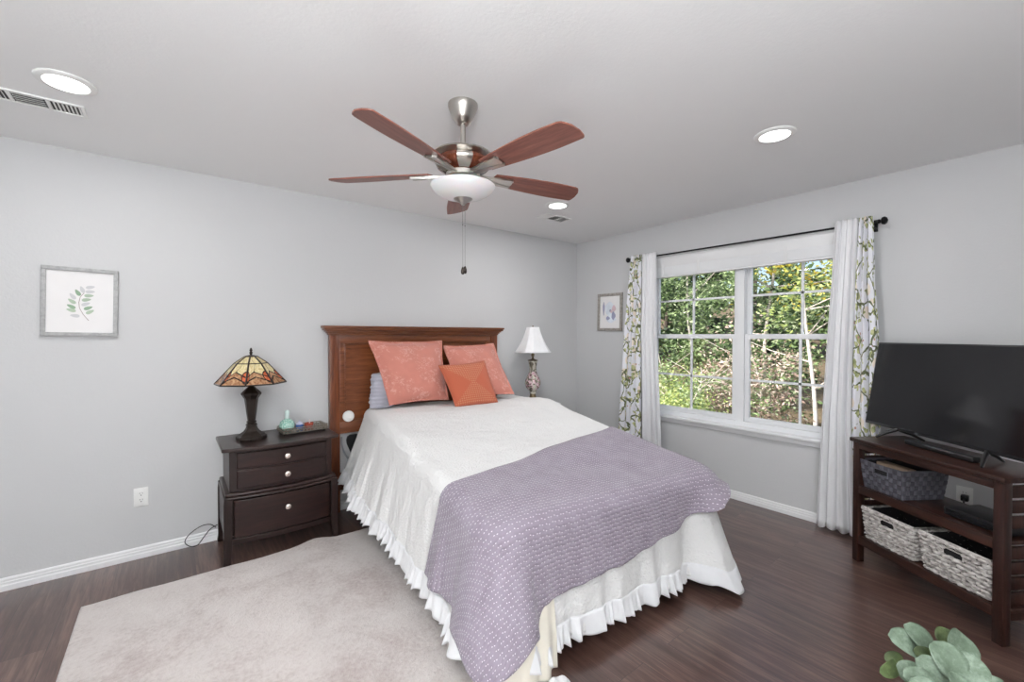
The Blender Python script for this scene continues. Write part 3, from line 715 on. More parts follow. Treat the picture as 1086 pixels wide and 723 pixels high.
def cloth_pt(t, s, off=0.0, xf=0.0, inner=None):
    """s<0: on the flat top, |s| in 0..1 towards the inner line; 0..1: shoulder; >1: hanging, s-1 = drop in m"""
    e, n = perim(t)
    if s <= 0:
        sp = inner if inner is not None else V((-1.83, min(EYH, max(e.y, -1.9)), 0))
        q = e.lerp(sp, -s); return V((q.x, q.y, htop(q.x, q.y)+off)), V((q.x, q.y))
    h = htop(e.x, e.y)
    if s <= 1:
        a = s*pi/2; q = e+n*(RS*sin(a)+off*sin(a)+(.4*PK*s*g_(t, T3+.06, .11 if t < T3+.06 else .065) if off > .012 else 0)); return V((q.x, q.y, h-RS*(1-cos(a))+off*cos(a))), (e+n*(a*RS)).xy
    d = s-1; o_ = outw(t, d)+off+xf*(d/.4)**1.3+(PK*g_(t, T3+.06, .11 if t < T3+.06 else .065)*min(1.25, .4+.6*d/.05) if off > .012 else 0)
    q = e+n*o_
    return V((q.x, q.y, h-RS-d)), (e+n*(RS*pi/2+d)).xy
def drape(name, mat, t0, t1, nt_, hemf, off=0, xff=lambda t: 0, front=None, pull=0, solid=.004, v0=0):
    b = MB(); cache = {}
    def S(u, v):
        t = t0+(t1-t0)*u; inn = None
        if front: inn = front[0].lerp(front[1], u)
        if v < .4: s = -(1-v/.4)
        elif v < .5: s = (v-.4)/.1
        else:
            e, n = perim(t); D = max(.02, htop(e.x, e.y)-RS-hemf(t)); d = (v-.5)/.5*D
            t -= pull*max(0, 1-u/.12)*(d/.4)
            s = 1+d
        return cloth_pt(t, s, off, xff(t), inn)
    def f(u, v):
        v = v0+(1-v0)*v; p, uv = S(u, v); cache[(round(u, 6), round(v, 6))] = uv; return BROT @ p
    b.grid(f, nt_, int(70*(1-v0))+2, lambda u, v: tuple(cache[(round(u, 6), round(v0+(1-v0)*v, 6))]))
    return b.build(name, mat, solid=solid, angle=0)
spread = drape('bedspread', SPREAD, 0, TOT, 620, hem, front=(perim(0)[0], perim(TOT)[0]))
at_origin(spread, (-1.99, -1.1, .1)); tag(spread, 'white textured bedspread with ruffled hem draped over the bed', 'bedspread')
RW = .092
def ruf(u, v):
    t = TOT*u; e, n = perim(t); z0 = hem(t); D = max(.02, htop(e.x, e.y)-RS-z0)
    ph = 2*pi*t/.075+1.9*sin(2*pi*t/.37)+1.1*sin(2*pi*t/.211+1)
    w_ = RW*(1+.05*sin(ph+1)+.06*N3(t*6, 3))
    d = D-RW*.8+w_*v
    A = .6+.6*abs(N3(t*5, 9))*2
    o_ = outw(t, min(d, D+.02))+.005+v**.7*(.0135*A*sin(ph)+.005*sin(2.1*ph+1)+.011)
    q = e+n*o_; tan_ = V((-n.y, n.x, 0)); q = q+tan_*(.006*cos(ph)*v)
    return BROT @ V((q.x, q.y, max(.022 if t < T2+.05 else .006, htop(e.x, e.y)-RS-d)))
b = MB(); b.grid(ruf, 2200, 8); rf = b.build('ruffle', RUFFLE, spread, solid=.0015, angle=0); rf.data.transform(Matrix.Translation(-spread.location))

# the throw
YL, YR = -1.78, -1.45
TA, TB = EYH-YL, TOT-(EYH-YR)
def throw_hem(t):
    return lerpk([(TA-.15, .26), (TA, .25), (T1-.08, .235), (T1+.02, .19), (TC1+.0, .14), (TC1+.06, .22), (T2+.08, .285), (T2+.5, .31), (T3-.3, .36), (T3-.08, .43), (T3+.06, .515), (T4+.03, .38), (T4+.2, .30), (TB, .28)], t)
def throw_x(t):
    return .115*g_(t, TC1+.01, .060)+.02*g_(t, TC1-.26, .09)-.03*g_(t, TC1-.13, .045)-.012*g_(t, T2+.12, .06)-.01*g_(t, T4+.08, .05)+.008+.016*sin(2*pi*(t-TC1)/.155+.6)*g_(t, TC1+.02, .2)
fl_ = lambda t: perim(t)[0]
th = drape('bed_throw', THROW, TA, TB, 420, throw_hem, .013, throw_x, (fl_(TA), fl_(TB)), .05, solid=.009)
at_origin(th, (-1.99, -1.9, .6)); tag(th, 'quilted lilac grey throw with white dots over the foot of the bed', 'throw blanket')

# sheet corner hanging to the floor below the throw, and a bunched cloth on the floor
def sheet(u, v):
    t = TC1+.02+(T2+.12-TC1)*u; z = .30+(.008-.30)*v; e, n = perim(t); d = htop(e.x, e.y)-RS-z
    o_ = outw(t, min(d, .40))+.009+.010*sin(u*13)*v+.01*v
    q = e+n*o_; return BROT @ V((q.x, q.y, z+.004*(1-v)))
b = MB(); b.grid(sheet, 60, 30); o = b.build('bed_sheet', CREAM, solid=.002, angle=0); at_origin(o, (-2.70, -2.22, 0)); tag(o, 'cream sheet corner hanging to the floor below the throw', 'sheet')
def lump(u, v):
    a = u*2*pi; r = v; x = -2.565+.070*r*cos(a)*(1+.2*sin(3*a)); y = -2.335+.055*r*sin(a); z = .052*(1-r**2.2)+.03*N3(x*28, y*28)*(1-r)+.012*sin(90*(x+y))*(1-r)*r+.006
    return (x, y, z)
b = MB(); b.grid(lump, 40, 12); o = b.build('cloth_bundle', RUFFLE, angle=0, weld=True); at_origin(o, (-2.565, -2.335, 0)); tag(o, 'small bunched white cloth on the floor at the foot of the bed', 'cloth')

# ---- pillows
def cushion(name, P, thick, mat, label, cat='pillow', flange=0, parts=True, pinch=.05, n=36, group=None, wr=.006):
    TL, TR, BR, BL = [V(p) for p in P]; c = (TL+TR+BR+BL)/4
    nrm = (TR-TL).cross(BL-TL).normalized()
    if nrm.y > 0: nrm = -nrm
    def base(u, v):
        # pull the sides in between the corners
        k = pinch
        uu = u+k*(sin(pi*v))*(.5-u)*2*.5*(1 if True else 0); vv = v+k*(sin(pi*u))*(.5-v)
        return TL*(1-uu)*(1-vv)+TR*uu*(1-vv)+BR*uu*vv+BL*(1-uu)*vv
    def prof(u, v):
        fu, fv = flange, flange
        a = (u-fu)/(1-2*fu); b_ = (v-fv)/(1-2*fv)
        if a <= 0 or a >= 1 or b_ <= 0 or b_ >= 1: return 0
        return (sin(pi*a)**.42)*(sin(pi*b_)**.42)
    b = MB()
    for side in (1, -1):
        def f(u, v):
            h = prof(u, v); p = base(u, v)
            e = .0016 if 0 < u < 1 and 0 < v < 1 else 0
            q = p+nrm*side*(thick/2*h+e)
            q += nrm*(wr*N3(u*5+side, v*5, thick*9)*(h+ (1.6 if h == 0 else 0))*(1 if e else 1))
            if 0 < u < 1 and 0 < v < 1: q += nrm*side*wr*.5*N3(u*14, v*14, 3+side)*h
            return q
        b.grid(f, n, n, lambda u, v: (u, 1-v))
    o = b.build(name, mat, angle=0, weld=True); at_origin(o, c-nrm*0); tag(o, label, cat, group); return o
cushion('pillow', [(-2.505, -.13, 1.335), (-1.86, -.15, 1.330), (-1.905, -.35, .838), (-2.405, -.31, .835)], .20, SALMON, 'large salmon patterned square pillow on the left against the headboard', flange=.045, pinch=.05, wr=.010)
cushion('pillow', [(-1.835, -.13, 1.285), (-1.29, -.13, 1.300), (-1.285, -.45, .845), (-1.80, -.30, .835)], .14, SALMON, 'salmon patterned pillow on the right, behind the small terracotta pillow', flange=.045, pinch=.05, wr=.009)
cushion('pillow', [(-2.025, -.40, 1.118), (-1.575, -.42, 1.133), (-1.475, -.50, .80), (-1.955, -.52, .80)][:0] or [(-2.01, -.36, 1.132), (-1.555, -.37, 1.155), (-1.520, -.53, .793), (-1.935, -.51, .795)], .12, TERRA, 'small terracotta crochet pillow in front of the two salmon pillows', flange=0, pinch=.05, wr=.003)
def shamf(o=None):
    b = MB()
    def f(u, v):
        z = .80+.27*v; rr = .5+.5*sin(v*pi*9)**2
        a = u*2*pi; wx = .10*(1-.25*v); wy = .062
        x = -2.40+wx*cos(a)*(.88+.14*rr)+.012*N3(a*2, v*9); y = -.135+wy*sin(a)*(.85+.2*rr)
        return (x, y, z)
    b.grid(f, 48, 60); 
    b.grid(lambda u, v: (lambda p: (-2.40+(p[0]+2.40)*v, -.15+(p[1]+.15)*v, p[2]+.012*(1-v)))((-2.40+.075*cos(u*2*pi)*.95, -.15+.062*sin(u*2*pi)*.9, 1.07)), 48, 6)
    return b.build('pillow', SHAM, angle=0, weld=True)
o = shamf(); at_origin(o, (-2.40, -.15, .80)); tag(o, 'blue grey ruffled pillow sham peeking out behind the large salmon pillow', 'pillow')

# ================================================================== left nightstand
NX0, NX1 = -3.49, -2.830
ns = thing('nightstand', 'dark espresso bow front nightstand with three drawers left of the bed', 'nightstand', ((NX0+NX1)/2, -.25, 0))
Q = V(((NX0+NX1)/2, -.25, 0)); hw = (NX1-NX0)/2
def bow(x, w, depth, amt): return depth+amt*(1-(x/w)**2)      # front y, local
def bowed(b, x0, x1, z0, z1, yb, yf, amt, w, n=16):
    poly = [(x0, yb)]+[(x1, yb)]+[(x1+(x0-x1)*i/n, -bow(x1+(x0-x1)*i/n, w, yf, amt)) for i in range(n+1)]
    return b.prism(poly, z0, z1)
def bowbuild(b, name, mat, par, bev=.004):
    o = b.build(name, mat, par, smooth=True, angle=30); md = o.modifiers.new('b', 'BEVEL'); md.width = bev; md.segments = 2; md.limit_method = 'ANGLE'; return o
yb = .235
b = MB(); bowed(b, -hw-.005, hw+.005, .678, .700, yb, .205, .045, hw); bowbuild(b, 'top', DTOP, ns, .005)
b = MB(); bowed(b, -hw+.035, hw-.035, .425, .676, yb, .165, .035, hw); bowbuild(b, 'upper_case', DWOOD_Z, ns)
b = MB(); bowed(b, -hw+.012, hw-.012, .405, .425, yb, .190, .04, hw); bowed(b, -hw+.004, hw-.004, .388, .405, yb, .198, .04, hw); bowbuild(b, 'step_moulding', DTOP, ns, .007)
b = MB(); b.box((-hw+.008, -.18, .165), (-hw+.022, yb, .40)); b.box((hw-.022, -.18, .165), (hw-.008, yb, .40)); b.box((-hw+.01, yb-.012, .165), (hw-.01, yb, .40)); b.box((-hw+.02, -.17, .16), (hw-.02, yb-.01, .175))
b.box((-hw+.02, -.17, .17), (hw-.02, -.15, .388))
b.build('lower_case', DWOOD_X, ns, smooth=False)
b = MB(); bowed(b, -hw+.045, hw-.045, .112, .145, -.15, .175, .04, hw); bowbuild(b, 'apron', DWOOD_X, ns, .003)
def leg(sx, sy):
    b = MB(); x = sx*(hw-.024); y = -.185 if sy < 0 else yb-.03; fl = .012
    ks = [(0, fl), (.05, fl*.4), (.12, 0), (.36, 0), (.405, .006*-1)]
    rings = []
    for z, o_ in ks:
        cx, cy, h = x+sx*o_*.6, y+(-1 if sy < 0 else 1)*o_, .022 if z > .1 else .019
        rings.append([b.bm.verts.new((cx+a*h, cy+c*h, z)) for a, c in ((-1, -1), (1, -1), (1, 1), (-1, 1))])
    for r0, r1 in zip(rings, rings[1:]):
        for k in range(4): b.bm.faces.new((r0[k], r0[(k+1) % 4], r1[(k+1) % 4], r1[k]))
    b.bm.faces.new(rings[0][::-1]); b.bm.faces.new(rings[-1])
    o = b.build('leg', DWOOD_Z, ns, smooth=False); md = o.modifiers.new('b', 'BEVEL'); md.width = .003; md.segments = 2
for sx in (-1, 1):
    for sy in (-1, 1): leg(sx, sy)
for (z0, z1, w_, yf, zk) in ((.566, .662, hw-.072, .176, .612), (.445, .555, hw-.072, .176, .498), (.150, .380, hw-.055, .186, .292)):
    b = MB(); bowed(b, -w_, w_, z0, z1, -.12, yf, .037, hw); dr = bowbuild(b, 'drawer', DWOOD_X, ns, .006)
    k = MB(); k.lathe([(.006, 0), (.006, .012), (.012, .015), (.0175, .021), (.0165, .027), (.010, .031), (.004, .0325), (0, .0325)], 24, (.012, -yf-.036, zk), Matrix.Rotation(pi/2, 3, 'X'), cap=False)
    k.build('knob', KNOB, dr)
# cord on the floor
cp = [(-3.50, -.05, .10), (-3.53, -.04, .125), (-3.58, -.035, .125), (-3.64, -.035, .09), (-3.665, -.045, .05), (-3.64, -.055, .018), (-3.60, -.05, .012), (-3.565, -.035, .05), (-3.53, -.03, .09), (-3.49, -.03, .11)]
o = tag(MB().tube(smoothp(cp), .0028, 8).build('lamp_cable', CABLE), 'thin black cable looping by the baseboard beside the nightstand', 'cable'); at_origin(o, (-3.6, -.045, .012))

# ---- stained glass lamp
LX, LY_, LZ = -3.314, -.235, .700
lamp = thing('table_lamp', 'stained glass table lamp with dark bronze base on the left nightstand', 'lamp', (LX, LY_, LZ), R(-10))
b = MB(); b.lathe([(.088, 0), (.09, .006), (.088, .020), (.078, .026), (.074, .032), (.046, .052), (.034, .07), (.030, .085), (.034, .09), (.030, .098), (.024, .104)], 8)
b.lathe([(.024, .102), (.028, .108), (.028, .116), (.022, .12), (.024, .13), (.03, .175), (.036, .23), (.040, .262), (.052, .282), (.058, .290), (.058, .300), (.047, .312), (.03, .330), (.014, .345), (.008, .350), (.008, .38)], 8)
b.build('lamp_base', BRONZE, lamp, smooth=False)
for dx in (-.045, .03): MB().tube([(dx, -.02, .38), (dx, -.02, .315)], .0009, 5).build('pull_chain', NICKEL, lamp)
prof = [(.203, .366), (.197, .373), (.094, .494), (.036, .537), (.014, .543)]
b = MB(); b.uv = b.bm.loops.layers.uv.new('UVMap'); n8 = 8
rot0 = R(10+22.5+7)
def oct_(r, z): return [V((r*cos(rot0+2*pi*k/n8), r*sin(rot0+2*pi*k/n8), z)) for k in range(n8)]
vv = {0: 0, 1: .03, 2: .72, 3: 1.0, 4: 1.05}
rings = [oct_(r, z) for r, z in prof]
for i in range(len(rings)-1):
    for k in range(n8):
        q = [rings[i][k], rings[i][(k+1) % n8], rings[i+1][(k+1) % n8], rings[i+1][k]]
        f = b.bm.faces.new([b.bm.verts.new(p) for p in q])
        for lp, uvc in zip(f.loops, ((k, vv[i]), (k+1, vv[i]), (k+1, vv[i+1]), (k, vv[i+1]))): lp[b.uv].uv = uvc
sh = b.build('lamp_shade', TIFF, lamp, smooth=False, solid=.003)
b = MB()
for k in range(n8): b.tube([rings[i][k] for i in range(len(rings))], .0055, 6)
for i, r_ in ((0, .005), (2, .0045), (3, .0045)):
    for k in range(n8): b.tube([rings[i][k], rings[i][(k+1) % n8]], r_, 6)
b.build('shade_leading', BRONZE, sh)
MB().lathe([(.03, .540), (.022, .546), (.008, .548), (.007, .556), (.011, .562), (.006, .57), (.009, .578), (.006, .588), (.003, .594), (0, .597)], 16, cap=False).build('finial', BRONZE, lamp)

# ---- tray and trinkets
tr = thing('vanity_tray', 'rectangular mirrored tray with beaded silver rim on the left nightstand', 'tray', (-3.0, -.215, .700), R(4)); tr.scale = (1.14, 1.1, 1.25)
b = MB(); b.box((-.125, -.062, .010), (.125, .062, .014)); b.build('tray_plate', plain('tray_mirror', srgb(170, 168, 166), .08, .9), tr, smooth=False)
b = MB(); 
for zz in (.012, .026, .036):
    b.tube([(-.128, -.065, zz), (.128, -.065, zz), (.128, .065, zz), (-.128, .065, zz)], .0028, 6, closed=True)
for i in range(24):
    for s in (-1, 1): b.lathe([(0, -.008), (.0048, -.003), (.0048, .003), (0, .008)], 6, (-.122+i*.0106, s*.065, .0195+.006*(i % 2)), cap=False)
for i in range(12):
    for s in (-1, 1): b.lathe([(0, -.008), (.0048, -.003), (.0048, .003), (0, .008)], 6, (s*.128, -.058+i*.0106, .0195+.006*(i % 2)), cap=False)
b.build('beaded_rim', plain('rim_metal', srgb(150, 142, 132), .3, .85), tr)
for sx in (-1, 1):
    for sy in (-1, 1): MB().lathe([(.008, 0), (.010, .005), (.007, .012)], 12, (sx*.112, sy*.05, 0)).build('foot', BRONZE, tr)
def hob():
    m = M('hobnail_glass', srgb(168, 208, 196), .15, Coat_Weight=.4); d = m.vor(m.coord(), 95, rnd=.2)[0]
    m.set('Base Color', m.ramp(d, [(.25, srgb(214, 234, 226)), (.5, srgb(140, 188, 172))])); m.bump(m.math('SUBTRACT', 1, d), .8, .004); return m.m
bt = thing('perfume_bottle', 'round pale green hobnail glass bottle with a white neck on the tray', 'bottle', (-3.100, -.215, .7175)); bt.scale = (1.12, 1.12, 1.2)
MB().lathe([(.018, 0), (.032, .006), (.043, .022), (.045, .036), (.038, .054), (.022, .066), (.013, .071)], 36).build('bottle_body', hob(), bt)
MB().lathe([(.013, .070), (.012, .078), (.0125, .1), (.0135, .112), (.010, .119), (0, .121)], 24, cap=False).build('stopper', plain('milk_glass', srgb(214, 232, 228), .2), bt)
jr = thing('ring_jar', 'small blue and white jar in the middle of the tray', 'jar', (-3.018, -.20, .7175))
MB().lathe([(.020, 0), (.024, .006), (.025, .03), (.022, .034)], 24).build('jar_body', plain('cobalt_glaze', srgb(72, 104, 164), .2, var=.2), jr)
MB().lathe([(.023, .034), (.024, .038), (.012, .048), (.004, .052), (.006, .058), (0, .062)], 24, cap=False).build('jar_lid', plain('jar_lid_white', srgb(206, 208, 228), .2), jr)
cn = thing('glass_candle', 'small red glass candle holder at the right of the tray', 'candle', (-2.955, -.195, .7175))
MB().lathe([(.022, 0), (.027, .008), (.03, .034), (.028, .036), (.024, .012), (0, .010)], 24, cap=False).build('cup', plain('red_glass', srgb(178, 84, 66), .15, var=.15), cn)
MB().lathe([(.004, .010), (.004, .05), (.002, .06), (0, .062)], 10, (.004, 0, 0), cap=False).build('wick_stem', plain('candle_stem', srgb(226, 206, 206), .4), cn)

# ================================================================== right bedside table and lamp
wt = thing('bedside_table', 'white square bedside table in the corner behind the right of the bed', 'side table', (-.818, -.225, 0))
b = MB(); b.box((-.152, -.195, .682), (.152, .2, .702), .006, 3); b.build('tabletop', WTABLE, wt)
b = MB(); b.box((-.13, -.165, .61), (.13, .17, .682), .003); b.build('apron', WTABLE, wt)
for sx in (-1, 1):
    for sy in (-1, 1): MB().box((sx*.118-.018, sy*.155-.018, 0), (sx*.118+.018, sy*.155+.018, .612), .003).build('leg', WTABLE, wt)
MB().box((-.115, -.15, .2), (.115, .15, .215), .003).build('lower_shelf', WTABLE, wt)
l2 = thing('table_lamp', 'table lamp with white bell shade and rose painted vase body, right of the bed', 'lamp', (-.862, -.215, .702), R(38))
MB().lathe([(.075, 0), (.078, .008), (.066, .018), (.05, .03), (.036, .05), (.03, .07), (.028, .09)], 32, cap=True).build('lamp_base', plain('antique_brass', srgb(128, 112, 84), .35, .7), l2)
MB().lathe([(.03, .088), (.035, .10), (.033, .112), (.05, .13), (.070, .155), (.080, .19), (.078, .215), (.064, .25), (.046, .285), (.036, .315), (.034, .345), (.040, .380), (.044, .405), (.040, .42)], 40).build('vase_body', VASE, l2)
GILT = plain('gilt_handle', srgb(140, 130, 110), .3, .6)
for q in (1, -1): MB().tube([(q*.044, 0, .40), (q*.058, 0, .39), (q*.060, 0, .36), (q*.046, 0, .325)], .006, 8).build('vase_handle', GILT, l2)
MB().lathe([(.052, .418), (.054, .424), (.03, .432), (.012, .438), (.009, .46), (.016, .466), (.016, .49), (.006, .5), (.003, .505), (.003, .755)], 24).build('lamp_cap', plain('antique_brass_cap', srgb(110, 98, 78), .35, .7), l2)
def bell(u, v):
    a = 2*pi*u; t = v
    r = .062+(.178-.062)*(.55*t+.45*t**2.2)
    # square with clipped corners
    q = max(abs(cos(a)), abs(sin(a)), (abs(cos(a))+abs(sin(a)))*.80)
    rr = r/q
    return (rr*cos(a), rr*sin(a), .755-.25*t)
b = MB(); b.grid(bell, 96, 14)
s2 = b.build('lamp_shade', SHADE, l2, solid=.002, weld=True, angle=25)
for t in (0, 1): MB().tube([bell(i/96, t) for i in range(96)], .0028, 6, closed=True).build('shade_trim', SHADE, s2)
MB().lathe([(.004, .750), (.008, .758), (.006, .768), (0, .775)], 12, cap=False).build('finial', plain('brass_tip', srgb(120, 104, 76), .35, .7), l2)

# ================================================================== television stand
FL = V((-.43, -2.722, 0)); uu = V((-.54866, -.83605, 0)); dd = V((.83605, -.54866, 0)); SL, SD = .766, .345
rzs = atan2(uu.y, uu.x)
# local frame: x along the front (left to right as seen), y towards the room front (-depth), so depth = -y ... use explicit matrix
MS = Matrix((( uu.x, dd.x, 0, FL.x), (uu.y, dd.y, 0, FL.y), (0, 0, 1, 0), (0, 0, 0, 1)))
st = thing('television_stand', 'dark walnut television stand with two shelves and slatted ends beside the window', 'tv stand', FL)
st.location = FL; st.rotation_euler = (0, 0, rzs)            # local x = uu, local +y = -dd*? (checked below)
sgn = 1 if (Matrix.Rotation(rzs, 3, 'Z') @ V((0, 1, 0))).dot(dd) > 0 else -1
def sb(b, x0, x1, d0, d1, z0, z1, bev=.002):                  # d = depth behind the front face
    ya, yb_ = sgn*d0, sgn*d1
    return b.box((x0, min(ya, yb_), z0), (x1, max(ya, yb_), z1), bev)
PW = .042
b = MB(); sb(b, -.012, SL+.012, -.014, SD+.01, .728, .752, .005); b.build('top', STAND, st)
b = MB(); sb(b, PW, SL-PW, .0, .025, .69, .727); b.build('top_rail', STAND, st)
for x0 in (0, SL-PW):
    for d0 in (0, SD-PW):
        b = MB(); sb(b, x0, x0+PW, d0, d0+PW, 0, .728, .004); b.build('leg', STANDZ, st)
for z in (.465, .158):
    b = MB(); sb(b, .01, SL-.01, .02, SD-.01, z-.018, z); b.build('shelf', STAND, st)
    b = MB(); sb(b, PW, SL-PW, 0, .022, z-.045, z+.004); b.build('shelf_rail', STAND, st)
k = 0
for x0 in (.012, SL-.027):
    z = .107
    while z < .70:
        if not (.43 < z < .45):
            b = MB(); sb(b, x0, x0+.015, PW, SD-PW, z, min(z+.054, .727)); b.build('side_slat', STANDZ, st)
        z += .0685
# ---- baskets
def rect_pt(W_, D_, k, f, o_=0):       # a point at fraction f of the way round, starting at the front left corner
    w_, d_ = W_/2*k, D_/2*k; q = (f % 1)*4*(w_+d_)
    if q < 2*w_: p, n = (-w_+q, -d_), (0, -1)
    elif q < 2*w_+2*d_: p, n = (w_, -d_+q-2*w_), (1, 0)
    elif q < 4*w_+2*d_: p, n = (w_-(q-2*w_-2*d_), d_), (0, 1)
    else: p, n = (-w_, d_-(q-4*w_-2*d_)), (-1, 0)
    return p[0]+n[0]*o_, p[1]+n[1]*o_
def straps(W_, D_, H_, rows, tex, taper, hole):
    b = MB(); n = tex*2; rh = H_/rows; A = .0032
    kk = lambda z: 1-taper*(1-z/H_)
    def inhole(x, y, z): return hole and y*(-sgn) > D_*.3 and abs(x) < .042 and .60 < z/H_ < .83
    for r in range(rows):
        zc = (r+.5)*rh; ring = []
        N_ = n*6
        for i in range(N_):
            f = i/N_; o_ = A*max(-1, min(1, 1.6*sin(2*pi*f*tex+pi*r)))
            ring.append([V((*rect_pt(W_, D_, kk(z), f, o_), z)) for z in (zc-rh*.46, zc+rh*.46)])
        for i in range(N_):
            a, c = ring[i], ring[(i+1) % N_]
            m = (a[0]+c[1])/2
            if inhole(*m): continue
            b.bm.faces.new([b.bm.verts.new(p) for p in (a[0], c[0], c[1], a[1])])
    for j in range(n):
        f0 = (j+.5)/n; wd = .46/n; sg_ = 1 if j % 2 == 0 else -1; col = []
        for i in range(rows*6+1):
            z = H_*i/(rows*6); o_ = -A*sg_*max(-1, min(1, 1.6*cos(pi*(z/rh-.5))))
            col.append([V((*rect_pt(W_, D_, kk(z), f, o_), z)) for f in (f0-wd, f0+wd)])
        for a, c in zip(col, col[1:]):
            m = (a[0]+c[1])/2
            if inhole(*m): continue
            b.bm.faces.new([b.bm.verts.new(p) for p in (a[0], a[1], c[1], c[0])]).material_index = 1
    bmesh.ops.remove_doubles(b.bm, verts=b.bm.verts, dist=1e-5)
    return b
def basket(name, W_, D_, H_, rows, band, mat, label, u0, z0, d0, tex, hole=True, group=None, taper=.12, strap=False):
    t = thing(name, label, 'basket'); t.rotation_euler = (0, 0, rzs)
    t.location = FL+uu*(u0+W_/2)+dd*(d0+D_/2)+V((0, 0, z0))
    # local: x along, y: -sgn... front at y=-sgn*D/2
    def ring(z, o_, ph, n):
        k = 1-taper*(1-z/H_); w_, d_ = W_/2*k+o_, D_/2*k+o_
        return w_, d_
    per = 2*(W_+D_); rh = H_/rows
    b = MB()
    for r in range(rows):
        z = (r+.5)*rh; k = 1-taper*(1-z/H_); w_, d_ = W_/2*k, D_/2*k; r_c = .015
        pts = []; L_ = 2*(W_+D_)*k; n = 208
        for i in range(n):
            s = i/n*L_
            if s < 2*w_: x, y, nx, ny = -w_+s, -d_, 0, -1
            elif s < 2*w_+2*d_: x, y, nx, ny = w_, -d_+(s-2*w_), 1, 0
            elif s < 4*w_+2*d_: x, y, nx, ny = w_-(s-2*w_-2*d_), d_, 0, 1
            else: x, y, nx, ny = -w_, d_-(s-4*w_-2*d_), -1, 0
            wv = sin(2*pi*i/n*tex+(pi if r % 2 else 0)); wv = max(-1, min(1, wv*1.8))
            pts.append((V((x+nx*(.0045*wv), y+ny*(.0045*wv), z+.002*sin(i*.9+r)))))
        fy = -sgn*1
        hz = hole and (.62 < (r+.5)/rows < .84)
        segs = [pts+[pts[0]]]
        if hz:
            isfront = lambda p: (p.y*(-sgn) > D_/2*.6) and abs(p.x) < .04
            # rotate so that the gap is at the ends
            idx = [i for i, p in enumerate(pts) if isfront(p)]
            if idx:
                e = max(idx) if max(idx)-min(idx) < n/2 else [i for i in idx if i < n/2][-1]
                q = pts[e+1:]+pts[:e+1]; q = [p for p in q if not isfront(p)]; segs = [q]
        for sgp in segs: b.tube(sgp, rh*.5*band, 6, cap=True, flat=1) if band < 1 else b.tube(sgp, rh*.5, 6)
    if strap: b.bm.free(); b = straps(W_, D_, H_, rows, tex, taper, hole)
    body = b.build('woven_body', [mat, DARKV] if strap else mat, t, smooth=not strap, solid=.0012 if strap else 0)
    if band >= 1 or True:
        pass
    b = MB(); ns_ = int(tex)
    for i in range(ns_*(0 if strap else 1)):
        s = (i+.5)/ns_*per
        def pt(z, s=s):
            k = 1-taper*(1-z/H_); w_, d_ = W_/2*k-.001, D_/2*k-.001; q = s*k
            if q < 2*w_: return V((-w_+q, -d_, z))
            q -= 2*w_
            if q < 2*d_: return V((w_, -d_+q, z))
            q -= 2*d_
            if q < 2*w_: return V((w_-q, d_, z))
            q -= 2*w_; return V((-w_, d_-q, z))
        pm = pt(H_*.73)
        if hole and pm.y*(-sgn) > D_/2*.6 and abs(pm.x) < .045: b.tube([pt(0), pt(H_*.62)], .004, 6)
        else: b.tube([pt(0), pt(H_)], .004, 6)
    if strap: b.bm.free()
    else: b.build('stake', mat, t)
    rim = MB(); rim.tube([(-W_/2, -D_/2, H_), (W_/2, -D_/2, H_), (W_/2, D_/2, H_), (-W_/2, D_/2, H_)], .0065, 8, closed=True)
    if hole:
        y_ = -sgn*(D_/2*(1-taper*.27)+.003)
        rim.tube([(-.045, y_, H_*.61), (.045, y_, H_*.61), (.045, y_, H_*.85), (-.045, y_, H_*.85)], .0045, 8, closed=True)
    rim.build('rim', mat, t)
    k = 1-taper
    MB().box((-W_/2*k, -D_/2*k, 0), (W_/2*k, D_/2*k, .006)).build('basket_floor', mat, t, smooth=False)
    # dark sheet standing in for the shade inside the basket, follows the taper
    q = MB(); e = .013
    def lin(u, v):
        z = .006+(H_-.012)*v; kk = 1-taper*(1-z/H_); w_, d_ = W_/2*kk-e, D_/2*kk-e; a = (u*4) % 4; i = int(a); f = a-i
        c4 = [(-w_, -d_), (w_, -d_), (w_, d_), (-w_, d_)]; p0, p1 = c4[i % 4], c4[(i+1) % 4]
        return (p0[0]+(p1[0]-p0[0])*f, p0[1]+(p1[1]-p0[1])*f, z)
    q.grid(lin, 16, 2); q.build('inner_shade', plain(name+'_inner_shade', srgb(34, 33, 35), .9), t, smooth=False, solid=.002)
    return t
def wick():
    m = M('grey_white_wicker', rough=.7); n = m.noise(m.coord('Object', (1, 1, 3)), 40, 4); m.set('Base Color', m.ramp(n, [(.3, srgb(128, 122, 118)), (.5, srgb(186, 180, 176)), (.7, srgb(218, 214, 210))])); m.bump(m.noise(m.coord(), 220, 2), .3, .002); return m.m
WICK = wick(); DARKV = plain('charcoal_strap_no_sheen', srgb(66, 65, 73), .6, 0, 200, .3, .2); DARKW = plain('charcoal_strap_sheen', srgb(88, 87, 96), .6, 0, 200, .3, .25)  # strap sheen put into the colour: paler crosswise straps, darker upright ones
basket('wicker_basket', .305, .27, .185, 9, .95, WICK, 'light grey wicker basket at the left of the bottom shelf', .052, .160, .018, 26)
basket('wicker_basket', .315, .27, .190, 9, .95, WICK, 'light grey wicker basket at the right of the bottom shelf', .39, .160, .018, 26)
dbk = basket('woven_basket', .265, .28, .160, 6, .98, DARKW, 'charcoal woven strap basket on the upper shelf of the television stand', .036, .467, .012, 21, strap=True)
pt_ = tag(MB().box((-.085, -.03, 0), (.10, .03, .152), .004).build('paper_stack', plain('kraft_paper', srgb(150, 128, 108), .8, var=.1)), 'brown folder of papers inside the charcoal basket', 'papers')
